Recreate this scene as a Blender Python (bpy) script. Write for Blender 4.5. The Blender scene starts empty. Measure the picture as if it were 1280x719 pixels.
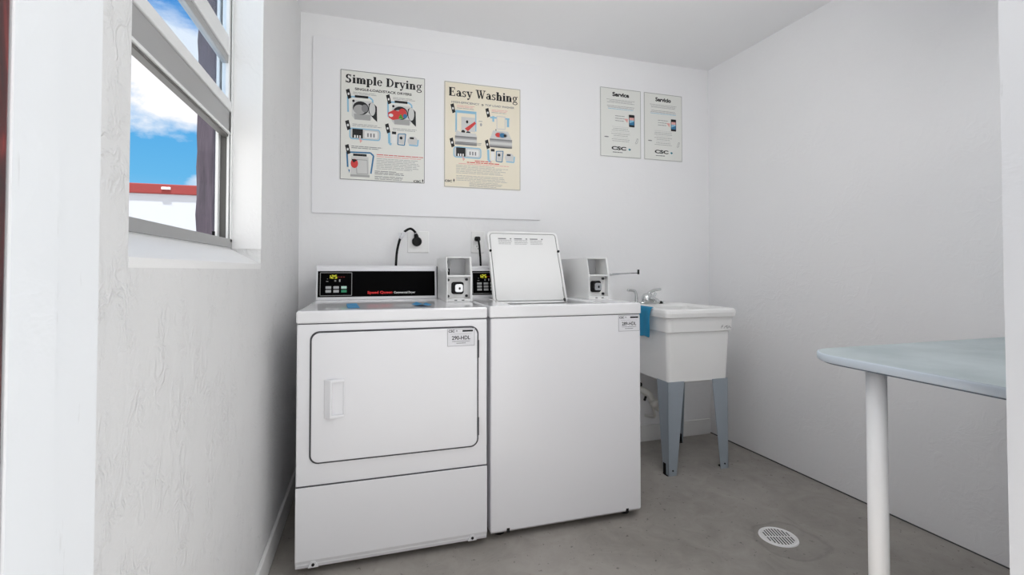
import bpy, bmesh, math, random
from mathutils import Vector, Matrix
random.seed(7)
S = bpy.context.scene
COL = S.collection
R = math.radians

# ------------------------------------------------------------------ materials
def lin(c):
    return tuple(((x / 255) / 12.92 if x / 255 <= 0.04045 else ((x / 255 + 0.055) / 1.055) ** 2.4) for x in c)

def mat(name, rgb, rough=0.5, metal=0.0, spec=0.5, coat=0.0, emit=None, estr=1.0):
    m = bpy.data.materials.new(name)
    m.use_nodes = True
    b = m.node_tree.nodes['Principled BSDF']
    b.inputs['Base Color'].default_value = (*lin(rgb), 1)
    b.inputs['Roughness'].default_value = rough
    b.inputs['Metallic'].default_value = metal
    b.inputs['Specular IOR Level'].default_value = spec
    b.inputs['Coat Weight'].default_value = coat
    if emit:
        b.inputs['Emission Color'].default_value = (*lin(emit), 1)
        b.inputs['Emission Strength'].default_value = estr
    return m

def nodes(m):
    return m.node_tree.nodes, m.node_tree.links, m.node_tree.nodes['Principled BSDF']

def coords(N, L, scale=(1, 1, 1)):
    tc = N.new('ShaderNodeTexCoord')
    mp = N.new('ShaderNodeMapping')
    mp.inputs['Scale'].default_value = scale
    L.new(tc.outputs['Object'], mp.inputs['Vector'])
    return mp.outputs['Vector']

def noise(N, L, vec, scale, detail=4, rough=0.55, dist=0.0):
    n = N.new('ShaderNodeTexNoise')
    n.inputs['Scale'].default_value = scale
    n.inputs['Detail'].default_value = detail
    n.inputs['Roughness'].default_value = rough
    n.inputs['Distortion'].default_value = dist
    L.new(vec, n.inputs['Vector'])
    return n.outputs['Fac']

def ramp(N, L, fac, stops):
    r = N.new('ShaderNodeValToRGB')
    e = r.color_ramp.elements
    while len(e) < len(stops):
        e.new(0.5)
    for k, (p, c) in enumerate(stops):
        e[k].position = p
        e[k].color = (*c, 1) if len(c) == 3 else c
    L.new(fac, r.inputs['Fac'])
    return r.outputs['Color']

def mathn(N, L, op, a, b=None, clamp=False):
    n = N.new('ShaderNodeMath')
    n.operation = op
    n.use_clamp = clamp
    for k, x in enumerate((a, b)):
        if x is None:
            continue
        if isinstance(x, (int, float)):
            n.inputs[k].default_value = x
        else:
            L.new(x, n.inputs[k])
    return n.outputs[0]

def bump(N, L, b, hgt, strength, dist):
    bp = N.new('ShaderNodeBump')
    bp.inputs['Strength'].default_value = strength
    bp.inputs['Distance'].default_value = dist
    L.new(hgt, bp.inputs['Height'])
    L.new(bp.outputs['Normal'], b.inputs['Normal'])

def plaster(name, rgb, trowel=0.6, joints=False, rough=0.6, rscale=9, stretch=(1, 1, 1)):
    """painted stucco: trowel ridges and, where asked, faint block joints"""
    m = mat(name, rgb, rough)
    N, L, b = nodes(m)
    v = coords(N, L)
    v = coords(N, L, stretch)
    a = noise(N, L, v, rscale, 4, 0.55, 0.8)
    ridge = ramp(N, L, a, [(0.40, (0, 0, 0)), (0.5, (1, 1, 1)), (0.60, (0, 0, 0))])
    patch = ramp(N, L, noise(N, L, v, rscale * 0.45, 2, 0.5), [(0.42, (0, 0, 0)), (0.58, (1, 1, 1))])
    ridge = mathn(N, L, 'MULTIPLY', ridge, patch)
    fine = noise(N, L, v, 60, 4, 0.6)
    h = mathn(N, L, 'ADD', mathn(N, L, 'MULTIPLY', ridge, 0.7), mathn(N, L, 'MULTIPLY', fine, 0.55))
    if joints:
        v2 = coords(N, L)
        sp = N.new('ShaderNodeSeparateXYZ')
        L.new(v2, sp.inputs[0])
        z = mathn(N, L, 'ADD', sp.outputs['Z'], mathn(N, L, 'MULTIPLY', noise(N, L, v2, 3, 2), 0.012))
        fr = mathn(N, L, 'FRACT', mathn(N, L, 'DIVIDE', z, 0.2))
        j = mathn(N, L, 'LESS_THAN', mathn(N, L, 'ABSOLUTE', mathn(N, L, 'SUBTRACT', fr, 0.5)), 0.03)
        h = mathn(N, L, 'SUBTRACT', h, mathn(N, L, 'MULTIPLY', j, 0.35))
    bump(N, L, b, h, trowel, 0.004)
    return m

M = {}
M['wall'] = plaster('stucco_white_paint', (238, 238, 239), 0.22, True, rscale=14)
M['wall_left'] = plaster('stucco_white_paint_rough', (222, 222, 222), 0.65, rscale=26, stretch=(1, 1, 0.8))
M['wall_back'] = plaster('stucco_white_paint_smooth', (238, 238, 239), 0.12, True)
M['ceil'] = plaster('ceiling_paint', (238, 238, 239), 0.08)
M['jamb'] = plaster('jamb_paint', (228, 230, 232), 0.10, rough=0.45)
M['reveal'] = plaster('reveal_paint', (238, 238, 238), 0.25)
M['board'] = mat('board_paint', (237, 237, 239), 0.5)
M['base'] = mat('baseboard_paint', (228, 228, 227), 0.45)
M['enamel'] = mat('white_enamel', (234, 234, 237), 0.25, coat=0.2)
M['enamel_top'] = mat('white_enamel_glossy', (234, 234, 236), 0.08, spec=0.5)
M['enamel_warm'] = mat('white_enamel_trim', (232, 232, 231), 0.3)
M['gasket_and_shade'] = mat('gasket_and_shade_grey', (70, 70, 74), 0.6)
M['dark'] = mat('dark_void', (14, 14, 15), 0.7)
M['black_gloss'] = mat('black_panel', (2, 2, 3), 0.45, spec=0.04)
M['black_rubber'] = mat('black_rubber', (9, 9, 10), 0.55, spec=0.25)
M['grey_line'] = mat('panel_line_grey', (150, 150, 150), 0.5)
M['btn'] = mat('button_grey', (186, 188, 188), 0.45)
M['btn_green'] = mat('button_green', (40, 150, 105), 0.45)
M['btn_mint'] = mat('button_mint', (196, 232, 218), 0.45)
M['led'] = mat('display_yellow', (60, 60, 10), 0.5, emit=(224, 224, 60), estr=1.0)
M['led_red'] = mat('display_red', (60, 6, 6), 0.5, emit=(110, 16, 14), estr=0.6)
M['logo_red'] = mat('logo_red', (226, 20, 26), 0.4)
M['logo_white'] = mat('logo_white', (225, 225, 225), 0.4)
M['plate_grey'] = mat('galvanised_plate', (198, 199, 202), 0.45, 0.15)
M['steel'] = mat('bright_steel', (205, 206, 208), 0.2, 0.9)
M['chrome'] = mat('chrome', (214, 216, 216), 0.10, 1.0)
M['screw_dark'] = mat('dark_screw', (52, 52, 54), 0.4, 0.6)
M['tub'] = mat('white_tub_plastic', (242, 242, 241), 0.35)
M['leg'] = mat('blue_grey_steel', (158, 168, 177), 0.42, 0.1)
M['pvc'] = mat('pvc_white', (226, 225, 218), 0.4)
M['towel'] = mat('blue_cloth', (38, 136, 178), 0.85)
M['tape'] = mat('blue_tape', (28, 128, 178), 0.6)
M['table_edge'] = mat('table_edging', (196, 206, 215), 0.5)
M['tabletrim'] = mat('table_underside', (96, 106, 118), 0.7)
M['pole'] = mat('white_pole_paint', (249, 249, 248), 0.35)
M['alu'] = mat('aluminium_grey', (168, 168, 168), 0.4, 0.3)
M['alu_white'] = mat('aluminium_white', (232, 233, 233), 0.4)
M['alu_dark_shade'] = mat('aluminium_dark_and_shade', (98, 97, 95), 0.5, 0.2)
M['plate'] = mat('outlet_plastic', (242, 242, 241), 0.4)
M['sticker'] = mat('sticker_paper', (226, 226, 230), 0.5)
M['ink'] = mat('ink_black', (16, 16, 19), 0.6)
M['ink_grey'] = mat('ink_grey', (128, 128, 130), 0.6)
M['ink_lt'] = mat('ink_light_grey', (166, 166, 165), 0.6)
M['ink_pale'] = mat('ink_pale_grey', (206, 206, 204), 0.6)
M['ink_red'] = mat('ink_red', (206, 60, 58), 0.6)
M['ink_pink'] = mat('ink_pink', (226, 170, 164), 0.6)
M['ink_blue'] = mat('ink_blue', (140, 190, 216), 0.6)
M['ink_dblue'] = mat('ink_deep_blue', (52, 116, 158), 0.6)
M['ink_teal'] = mat('ink_teal', (40, 150, 170), 0.6)
M['ink_green'] = mat('ink_green', (66, 150, 50), 0.6)
M['ink_white'] = mat('ink_white', (232, 232, 230), 0.6)
M['paper'] = mat('poster_white', (228, 228, 222), 0.4)
M['paper_cream'] = mat('poster_cream', (232, 224, 204), 0.4)
M['paper_grey'] = mat('poster_grey', (229, 230, 225), 0.4)
M['facade'] = mat('white_wall_paint', (176, 179, 187), 0.7)
M['coping'] = mat('red_coping_paint', (128, 44, 42), 0.7)

M['lamp'] = mat('fill_lamp_diffuser', (240, 240, 240), 0.5, emit=(255, 255, 255), estr=10.6)  # glowing surface of the unseen lamp added to brighten the room
# grey scuffs on the jamb paint
N, L, b = nodes(M['jamb'])
v = coords(N, L, (40, 40, 7))
sc = ramp(N, L, noise(N, L, v, 1.3, 4, 0.6), [(0.68, lin((228, 230, 232))), (0.80, lin((200, 200, 200)))])
L.new(sc, b.inputs['Base Color'])
# floor: worn grey concrete paint
m = M['floor'] = mat('grey_concrete_floor', (120, 116, 112), 0.42, spec=0.4)
N, L, b = nodes(m)
v = coords(N, L)
n1 = noise(N, L, v, 2.2, 6, 0.6, 0.6)
n3 = noise(N, L, v, 9, 6, 0.65, 1.2)
nm = mathn(N, L, 'ADD', mathn(N, L, 'MULTIPLY', n1, 0.6), mathn(N, L, 'MULTIPLY', n3, 0.4))
c1 = ramp(N, L, nm, [(0.34, lin((135, 130, 124))), (0.5, lin((152, 147, 141))), (0.64, lin((164, 159, 153)))])
n2 = noise(N, L, v, 42, 3, 0.7)
spk = ramp(N, L, n2, [(0.325, (0.5, 0.5, 0.5)), (0.355, (1, 1, 1))])
mx = N.new('ShaderNodeMix'); mx.data_type = 'RGBA'; mx.blend_type = 'MULTIPLY'; mx.inputs['Factor'].default_value = 1
L.new(c1, mx.inputs['A']); L.new(spk, mx.inputs['B'])
# old patch ring around the drain
sb = N.new('ShaderNodeVectorMath'); sb.operation = 'SUBTRACT'; sb.inputs[1].default_value = (1.585, 1.475, 0)
L.new(v, sb.inputs[0])
ml = N.new('ShaderNodeVectorMath'); ml.operation = 'MULTIPLY'; ml.inputs[1].default_value = (1, 1, 0)
L.new(sb.outputs[0], ml.inputs[0])
ln = N.new('ShaderNodeVectorMath'); ln.operation = 'LENGTH'
L.new(ml.outputs[0], ln.inputs[0])
dd = mathn(N, L, 'ADD', ln.outputs['Value'], mathn(N, L, 'MULTIPLY', mathn(N, L, 'SUBTRACT', noise(N, L, v, 7, 3), 0.5), 0.10))
ring = ramp(N, L, dd, [(0.0, (0.93, 0.93, 0.93)), (0.118, (0.92, 0.92, 0.92)), (0.128, (0.78, 0.78, 0.78)), (0.14, (1, 1, 1))])
mx2 = N.new('ShaderNodeMix'); mx2.data_type = 'RGBA'; mx2.blend_type = 'MULTIPLY'; mx2.inputs['Factor'].default_value = 1
L.new(mx.outputs['Result'], mx2.inputs['A']); L.new(ring, mx2.inputs['B'])
L.new(mx2.outputs['Result'], b.inputs['Base Color'])
bump(N, L, b, noise(N, L, v, 14, 6, 0.65), 0.12, 0.004)
rr = ramp(N, L, n1, [(0.3, (0.38, 0.38, 0.38)), (0.7, (0.55, 0.55, 0.55))])
L.new(rr, b.inputs['Roughness'])

m = M['pave'] = mat('pale_pavement', (196, 194, 188), 0.8)
N, L, b = nodes(m)
v = coords(N, L)
L.new(ramp(N, L, noise(N, L, v, 3, 5), [(0.3, lin((186, 183, 178))), (0.7, lin((206, 204, 198)))]), b.inputs['Base Color'])

m = M['fabric'] = mat('blue_grey_cover', (166, 184, 192), 0.8)
N, L, b = nodes(m)
v = coords(N, L)
L.new(ramp(N, L, noise(N, L, v, 5, 5, 0.6), [(0.3, lin((166, 176, 178))), (0.7, lin((186, 195, 197)))]), b.inputs['Base Color'])
bump(N, L, b, noise(N, L, v, 260, 2), 0.25, 0.001)

m = M['post'] = mat('weathered_post', (116, 104, 114), 0.85)
N, L, b = nodes(m)
v = coords(N, L, (14, 14, 0.9))
n1 = noise(N, L, v, 1.6, 5, 0.6, 1.0)
L.new(ramp(N, L, n1, [(0.3, lin((52, 47, 54))), (0.55, lin((72, 64, 74))), (0.75, lin((92, 83, 92)))]), b.inputs['Base Color'])
bump(N, L, b, n1, 0.6, 0.02)

m = M['reddoor'] = mat('dark_red_wood', (70, 10, 12), 0.3)
N, L, b = nodes(m)
v = coords(N, L, (9, 9, 0.7))
n1 = noise(N, L, v, 5, 5, 0.65, 0.7)
L.new(ramp(N, L, n1, [(0.35, lin((10, 4, 12))), (0.52, lin((74, 10, 14))), (0.72, lin((176, 52, 44)))]), b.inputs['Base Color'])

m = M['glass'] = bpy.data.materials.new('window_glass')
m.use_nodes = True
NT = m.node_tree
NT.nodes.clear()
o_ = NT.nodes.new('ShaderNodeOutputMaterial')
t_ = NT.nodes.new('ShaderNodeBsdfTransparent'); t_.inputs['Color'].default_value = (0.88, 0.94, 1, 1)
g_ = NT.nodes.new('ShaderNodeBsdfGlossy'); g_.inputs['Roughness'].default_value = 0.02
x_ = NT.nodes.new('ShaderNodeMixShader'); x_.inputs['Fac'].default_value = 0.05
NT.links.new(t_.outputs[0], x_.inputs[1]); NT.links.new(g_.outputs[0], x_.inputs[2]); NT.links.new(x_.outputs[0], o_.inputs[0])

# ------------------------------------------------------------------ mesh builder
def rrect(x0, z0, x1, z1, r, n=6):
    pts = []
    for cx, cz, a0 in ((x1 - r, z1 - r, 0), (x0 + r, z1 - r, 90), (x0 + r, z0 + r, 180), (x1 - r, z0 + r, 270)):
        for k in range(n + 1):
            a = R(a0 + 90 * k / n)
            pts.append((cx + r * math.cos(a), cz + r * math.sin(a)))
    return pts

class MB:
    def __init__(s):
        s.v, s.f, s.m, s.s = [], [], [], []
        s.mats = []
    def mi(s, m):
        if m not in s.mats:
            s.mats.append(m)
        return s.mats.index(m)
    def add(s, vs, fs, m, smooth=False):
        o = len(s.v)
        s.v += [tuple(p) for p in vs]
        k = s.mi(m)
        for f in fs:
            s.f.append([i + o for i in f]); s.m.append(k); s.s.append(smooth)
        return s
    def box(s, a, b, m):
        (x0, y0, z0), (x1, y1, z1) = a, b
        vs = [(x, y, z) for x in (x0, x1) for y in (y0, y1) for z in (z0, z1)]
        return s.add(vs, [(0, 1, 3, 2), (4, 6, 7, 5), (0, 4, 5, 1), (2, 3, 7, 6), (0, 2, 6, 4), (1, 5, 7, 3)], m)
    def prism(s, pts, ax, a, b, m):
        def p3(p, t):
            return {'x': (t, p[0], p[1]), 'y': (p[0], t, p[1]), 'z': (p[0], p[1], t)}[ax]
        n = len(pts)
        vs = [p3(p, a) for p in pts] + [p3(p, b) for p in pts]
        fs = [tuple(range(n)), tuple(range(2 * n - 1, n - 1, -1))] + [(i, (i + 1) % n, n + (i + 1) % n, n + i) for i in range(n)]
        return s.add(vs, fs, m)
    def loft(s, rings, m, cap0=True, cap1=True, smooth=False):
        n = len(rings[0])
        vs = [p for r in rings for p in r]
        fs = []
        for k in range(len(rings) - 1):
            for i in range(n):
                j = (i + 1) % n
                fs.append((k * n + i, k * n + j, (k + 1) * n + j, (k + 1) * n + i))
        s.add(vs, fs, m, smooth)
        o = len(s.v) - len(vs)
        if cap0:
            s.f.append([o + i for i in range(n)]); s.m.append(s.mi(m)); s.s.append(False)
        if cap1:
            s.f.append([o + (len(rings) - 1) * n + i for i in range(n)]); s.m.append(s.mi(m)); s.s.append(False)
        return s
    def tube(s, path, r, m, seg=12):
        P = [Vector(p) for p in path]
        rs = r if isinstance(r, (list, tuple)) else [r] * len(P)
        rings = []
        up = None
        for k, p in enumerate(P):
            d = (P[min(k + 1, len(P) - 1)] - P[max(k - 1, 0)]).normalized()
            if up is None:
                up = Vector((0, 0, 1)) if abs(d.z) < 0.9 else Vector((1, 0, 0))
            sd = d.cross(up).normalized()
            up = sd.cross(d).normalized()
            rings.append([p + (sd * math.cos(2 * math.pi * i / seg) + up * math.sin(2 * math.pi * i / seg)) * rs[k] for i in range(seg)])
        return s.loft(rings, m, smooth=True)
    def ball(s, c, rad, m, nu=16, nv=10):
        rings = []
        for k in range(1, nv):
            a = math.pi * k / nv
            rings.append([(c[0] + rad[0] * math.sin(a) * math.cos(2 * math.pi * i / nu), c[1] + rad[1] * math.sin(a) * math.sin(2 * math.pi * i / nu), c[2] + rad[2] * math.cos(a)) for i in range(nu)])
        return s.loft(rings, m, smooth=True)
    def build(s, name, parent=None, origin=None, bevel=0.0, seg=2, fn=None, props=None):
        org = Vector(origin) if origin is not None else Vector((0, 0, 0))
        if parent is not None:
            q = parent
            org = Vector((0, 0, 0))
            while q:
                org += q.location
                q = q.parent
        vs = [Vector(fn(p)) if fn else Vector(p) for p in s.v]
        me = bpy.data.meshes.new(name)
        me.from_pydata([p - org for p in vs], [], s.f)
        for q in s.mats:
            me.materials.append(q)
        me.polygons.foreach_set('material_index', s.m)
        me.polygons.foreach_set('use_smooth', s.s)
        bm = bmesh.new(); bm.from_mesh(me)
        if not getattr(s, 'keep', False):
            bmesh.ops.recalc_face_normals(bm, faces=bm.faces)
        bm.to_mesh(me); bm.free()
        me.update()
        o = bpy.data.objects.new(name, me)
        COL.objects.link(o)
        if parent is not None:
            o.parent = parent
        else:
            o.location = org
        if bevel:
            bv = o.modifiers.new('bevel', 'BEVEL')
            bv.width = bevel; bv.segments = seg; bv.limit_method = 'ANGLE'; bv.angle_limit = R(35)
        for k, x in (props or {}).items():
            o[k] = x
        return o

def thing(name, label, cat, loc, group=None):
    o = bpy.data.objects.new(name, None)
    COL.objects.link(o)
    o.location = loc
    o.empty_display_size = 0.05
    o['label'] = label; o['category'] = cat
    if group:
        o['group'] = group
    return o

def P(label, cat, group=None):
    d = {'label': label, 'category': cat}
    if group:
        d['group'] = group
    return d
ST = {'kind': 'structure'}

# ------------------------------------------------------------------ print helpers: flat ink laid on a surface
def font_polys(txt, size, bold=0.0, align='LEFT', width=None):
    """triangles of a line of sans lettering, as (verts2d, faces)"""
    cu = bpy.data.curves.new('lettering', 'FONT')
    cu.body = txt; cu.size = size; cu.offset = bold; cu.resolution_u = 3
    ob = bpy.data.objects.new('lettering', cu)
    COL.objects.link(ob)
    bpy.context.view_layer.update()
    ev = ob.evaluated_get(bpy.context.evaluated_depsgraph_get())
    me = ev.to_mesh()
    vs = [(p.co.x, p.co.y) for p in me.vertices]
    fs = [tuple(q.vertices) for q in me.polygons]
    ev.to_mesh_clear()
    bpy.data.objects.remove(ob); bpy.data.curves.remove(cu)
    x0 = min(p[0] for p in vs); x1 = max(p[0] for p in vs)
    k = (width / (x1 - x0)) if width else 1
    sh = {'LEFT': 0, 'CENTER': -(x1 - x0) * k / 2, 'RIGHT': -(x1 - x0) * k}[align]
    return [((p[0] - x0) * k + sh, p[1]) for p in vs], fs

def bar(a, b, w):
    dx, dy = b[0] - a[0], b[1] - a[1]
    l = math.hypot(dx, dy) or 1
    nx, ny = -dy / l * w / 2, dx / l * w / 2
    return [(a[0] + nx, a[1] + ny), (b[0] + nx, b[1] + ny), (b[0] - nx, b[1] - ny), (a[0] - nx, a[1] - ny)]

def arc(cx, cy, rx, ry, a0, a1, tx, ty, n=18):
    """curved stroke, tx thick at the sides, ty thick at top and bottom: list of quads"""
    q = []
    for k in range(n):
        u0, u1 = R(a0 + (a1 - a0) * k / n), R(a0 + (a1 - a0) * (k + 1) / n)
        f = lambda u, i: (cx + (rx - tx * i) * math.cos(u), cy + (ry - ty * i) * math.sin(u))
        q.append([f(u0, 0), f(u1, 0), f(u1, 1), f(u0, 1)])
    return q

T, t = 0.29, 0.12
def stem(x, y0, y1, w=T): return bar((x, y0), (x, y1), w)
def serif(x, y, w=0.4): return bar((x - w / 2, y), (x + w / 2, y), 0.09)
GLY = {
    'S': (0.82, arc(.38, .735, .31, .275, 25, 265, .23, .11) + arc(.38, .275, .34, .285, 95, -155, .25, .11) + [stem(.65, .70, 1.0, .07), stem(.08, 0, .3, .07)]),
    'i': (0.47, [stem(.23, 0, .68), serif(.23, .037), bar((.04, .645), (.25, .645), .075)] + arc(.22, .88, .115, .115, 0, 360, .115, .115)),
    'm': (1.2, [stem(.22, 0, .68), stem(.6, 0, .5), stem(.98, 0, .5), serif(.22, .037, .36), serif(.6, .037, .34), serif(.98, .037, .36), bar((.02, .645), (.22, .645), .075)] + arc(.46, .44, .24, .25, 0, 150, .2, .1) + arc(.84, .44, .24, .25, 0, 150, .2, .1)),
    'p': (0.82, [stem(.22, -.3, .68), serif(.22, -.265), bar((.02, .645), (.22, .645), .075)] + arc(.46, .34, .32, .35, -180, 180, .19, .08)),
    'l': (0.46, [stem(.23, 0, 1.0), serif(.23, .037), bar((.03, .965), (.23, .965), .075)]),
    'e': (0.72, arc(.36, .34, .32, .36, 0, 325, .19, .085) + [bar((.14, .36), (.66, .36), .075)]),
    'D': (1.02, [stem(.24, 0, 1), serif(.22, .037, .42), serif(.22, .963, .42)] + arc(.36, .5, .58, .5, -90, 90, .2, .075)),
    'r': (0.62, [stem(.22, 0, .68), serif(.22, .037, .4), bar((.02, .645), (.22, .645), .075)] + arc(.46, .42, .22, .27, 60, 160, .18, .12) + arc(.5, .56, .1, .1, 0, 360, .1, .1)),
    'y': (0.78, [bar((.14, .68), (.42, .04), .2), bar((.66, .68), (.34, -.2), .085), serif(.16, .645, .38), serif(.62, .645, .3)] + arc(.2, -.2, .12, .1, 0, 360, .12, .1)),
    'n': (0.86, [stem(.22, 0, .68), stem(.62, 0, .48), serif(.22, .037, .38), serif(.62, .037, .38), bar((.02, .645), (.22, .645), .075)] + arc(.47, .44, .25, .25, 0, 150, .2, .1)),
    'g': (0.8, arc(.36, .44, .28, .25, 0, 360, .17, .07) + arc(.4, -.12, .34, .19, 0, 360, .11, .075) + [bar((.2, .2), (.24, .06), .1), bar((.24, .06), (.6, .06), .1), bar((.56, .62), (.76, .68), .09)]),
    'E': (0.92, [stem(.22, 0, 1), bar((.04, .04), (.8, .04), .08), bar((.04, .96), (.78, .96), .08), bar((.22, .52), (.58, .52), .08), stem(.78, 0, .28, .075), stem(.76, .74, 1, .075), stem(.58, .38, .66, .07)]),
    'a': (0.76, [stem(.52, .05, .48), bar((.46, .05), (.74, .05), .085)] + arc(.36, .46, .26, .24, 0, 165, .19, .09) + arc(.33, .2, .28, .21, 60, 300, .18, .075) + [bar((.33, .385), (.5, .4), .075), bar((.33, .03), (.5, .1), .075)]),
    's': (0.62, arc(.3, .5, .23, .19, 25, 265, .15, .08) + arc(.3, .19, .25, .2, 95, -155, .16, .08) + [stem(.5, .48, .69, .06), stem(.07, 0, .2, .06)]),
    'W': (1.34, [bar((.2, .98), (.46, .02), .2), bar((.46, .02), (.68, .8), .085), bar((.62, .98), (.88, .02), .2), bar((.88, .02), (1.16, .98), .085), serif(.2, .963, .42), serif(.66, .963, .34), serif(1.15, .963, .34)]),
    'h': (0.86, [stem(.22, 0, 1.0), stem(.62, 0, .48), serif(.22, .037, .38), serif(.62, .037, .38), bar((.02, .965), (.22, .965), .075)] + arc(.47, .44, .25, .25, 0, 150, .2, .1)),
    ' ': (0.42, []),
}
def serif_text(txt, x0, x1, base, cap):
    w = sum(GLY[c][0] for c in txt)
    k = (x1 - x0) / w
    out, x = [], 0
    for c in txt:
        for q in GLY[c][1]:
            out.append([(x0 + (x + p[0]) * k, base + p[1] * cap) for p in q])
        x += GLY[c][0]
    return out

class Ink(MB):
    """flat print on a plane: o = top left corner, ex to the right, ey down, n = out of the surface"""
    def __init__(s, o, ex, ey, n, w=1.0, h=1.0, lift=0.0004):
        super().__init__()
        s.o, s.ex, s.ey, s.n = Vector(o), Vector(ex), Vector(ey), Vector(n)
        s.w, s.h, s.lift, s.keep = w, h, lift, True
    def pt(s, x, y):
        return s.o + s.ex * (x * s.w) + s.ey * (y * s.h) + s.n * s.lift
    def poly(s, pts, m):
        s.lift += 0.00002
        a = sum(pts[i][0] * pts[(i + 1) % len(pts)][1] - pts[(i + 1) % len(pts)][0] * pts[i][1] for i in range(len(pts)))
        if a > 0:
            pts = pts[::-1]
        s.add([s.pt(*p) for p in pts], [tuple(range(len(pts)))], m)
        return s
    def rect(s, x0, y0, x1, y1, m):
        return s.poly([(x0, y0), (x1, y0), (x1, y1), (x0, y1)], m)
    def line(s, a, b, wd, m):
        A = (a[0] * s.w, a[1] * s.h); B = (b[0] * s.w, b[1] * s.h)
        return s.poly([(p[0] / s.w, p[1] / s.h) for p in bar(A, B, wd)], m)
    def path(s, pts, wd, m):
        for a, b in zip(pts, pts[1:]):
            s.line(a, b, wd, m)
        return s
    def disc(s, cx, cy, rx, ry, m, n=20):
        return s.poly([(cx + rx * math.cos(2 * math.pi * k / n), cy + ry * math.sin(2 * math.pi * k / n)) for k in range(n)], m)
    def text(s, txt, x, y, size, m, align='LEFT', bold=0.0, width=None):
        """y = baseline as a fraction; size and width in metres / fraction of the width"""
        vs, fs = font_polys(txt, size, bold, align, width * s.w if width else None)
        s.lift += 0.00002
        s.add([s.pt(x + p[0] / s.w, y - p[1] / s.h) for p in vs], [f for f in fs], m)
        return s
    def serif(s, txt, x0, x1, base, cap, m):
        for q in serif_text(txt, x0, x1, 0, 1):
            s.poly([(p[0], base - p[1] * cap) for p in q], m)
            s.lift -= 0.0000199
        return s
    def fine(s, x0, x1, y, th, m, centre=False, ragged=0.2):
        """a line of print too small to read: word-length dashes"""
        if centre:
            d = (x1 - x0) * random.uniform(0, ragged) / 2
            x0, x1 = x0 + d, x1 - d
        else:
            x1 -= (x1 - x0) * random.uniform(0, ragged)
        x = x0
        while x < x1 - 0.004:
            w = min(random.uniform(0.03, 0.10), x1 - x)
            s.rect(x, y, x + w, y + th * 0.72, m)
            s.lift -= 0.00002
            x += w + 0.007
        return s

# ------------------------------------------------------------------ room shell
XL, XR, YB, YF, ZC = -0.345, 2.135, 2.582, 0.53, 2.38
XRF = 2.195                       # the right wall runs slightly out of square
floor = MB().prism([(-0.55, 0.42), (2.45, 0.42), (2.45, 2.75), (-0.55, 2.75)], 'z', -0.1, 0.0, M['floor']).build('floor', props=ST)
MB().prism([(-0.55, 0.42), (2.45, 0.42), (2.45, 2.75), (-0.55, 2.75)], 'z', ZC, ZC + 0.12, M['ceil']).build('ceiling', props=ST)
MB().box((-0.55, YB, 0), (2.45, 2.75, ZC), M['wall_back']).build('wall_back', props=ST)
MB().prism([(XR, YB), (XRF, 0.42), (2.45, 0.42), (2.45, YB)], 'z', 0, ZC, M['wall']).build('wall_right', props=ST)
WY0, WY1, WZ0, WZ1 = 0.836, 1.722, 1.08, 2.12
w = MB()
xo = -0.470
w.box((xo, YF, 0), (XL, YB, WZ0), M['wall_left']).box((xo, YF, WZ1), (XL, YB, ZC), M['wall_left'])
w.box((xo, YF, WZ0), (XL, WY0, WZ1), M['wall_left']).box((xo, WY1, WZ0), (XL, YB, WZ1), M['wall_left'])
w.build('wall_left', props=ST)
w = MB()
w.box((-0.55, 0.413, 0), (-0.239, 0.465, 2.12), M['jamb']).box((-0.55, 0.465, 0), (-0.2415, YF, 2.12), M['jamb'])
w.box((1.043, 0.413, 0), (2.3, YF, 2.12), M['jamb']).box((-0.55, 0.413, 2.12), (2.3, YF, ZC), M['jamb'])
w.build('wall_front', props=ST)
MB().box((XL, YF + 0.02, 0), (XL + 0.013, YB, 0.095), M['base']).build('baseboard_left', bevel=0.004, props=ST)
MB().box((XL + 0.02, YB - 0.012, 0), (XR - 0.012, YB, 0.098), M['base']).build('baseboard_back', bevel=0.003, props=ST)
MB().prism([(XR - 0.004, YB), (XRF - 0.004, 0.55), (XRF + 0.01, 0.55), (XR + 0.01, YB)], 'z', 0, 0.005, M['gasket_and_shade']).build('trim_1', props=ST)
MB().box((-0.290, -0.44, 0.01), (-0.2405, 0.4125, 2.06), M['reddoor']).build('door_1', bevel=0.003, props=ST)

# ------------------------------------------------------------------ window
win = bpy.data.objects.new('window_1', None); COL.objects.link(win)
win.location = (-0.427, 1.28, 1.08); win['kind'] = 'structure'
fx = -0.427
# sloping plaster sill and the painted right side of the opening
MB().prism([(XL - 0.0005, WZ0 - 0.02), (XL + 0.002, WZ0), (fx - 0.01, WZ0 + 0.052), (fx - 0.01, WZ0 - 0.02)], 'y', WY0 + .001, WY1 - .001, M['reveal']).build('window_sill', win)
MB().box((fx - 0.003, WY1 - 0.006, WZ0 + 0.05), (XL + 0.002, WY1 - 0.0005, WZ1), M['reveal']).build('window_side', win)
f = MB()
f.box((fx - 0.042, WY0, 1.10), (fx - 0.004, WY1 - 0.007, 1.1325), M['alu_white'])
f.box((fx - 0.010, WY0, 1.1325), (fx, WY1 - 0.007, 1.160), M['alu'])
f.box((fx - 0.042, WY0, 1.1325), (fx - 0.010, WY1 - 0.007, 1.150), M['alu'])
f.box((fx - 0.042, WY0, 2.08), (fx, WY1 - 0.007, WZ1), M['alu_white'])
for y0, y1 in ((WY0, WY0 + 0.012), (WY1 - 0.016, WY1 - 0.007)):
    f.box((fx - 0.042, y0, 1.15), (fx - 0.0045, y1, 2.08), M['alu_dark_shade'])
for a, b_, d in ((0.0, 0.003, 0.020), (0.007, 0.014, 0.018), (0.034, 0.042, 0.030)):
    f.box((fx - b_, WY1 - d - 0.007, 1.15), (fx - a, WY1 - 0.007, 2.08), M['alu_white'])
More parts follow.
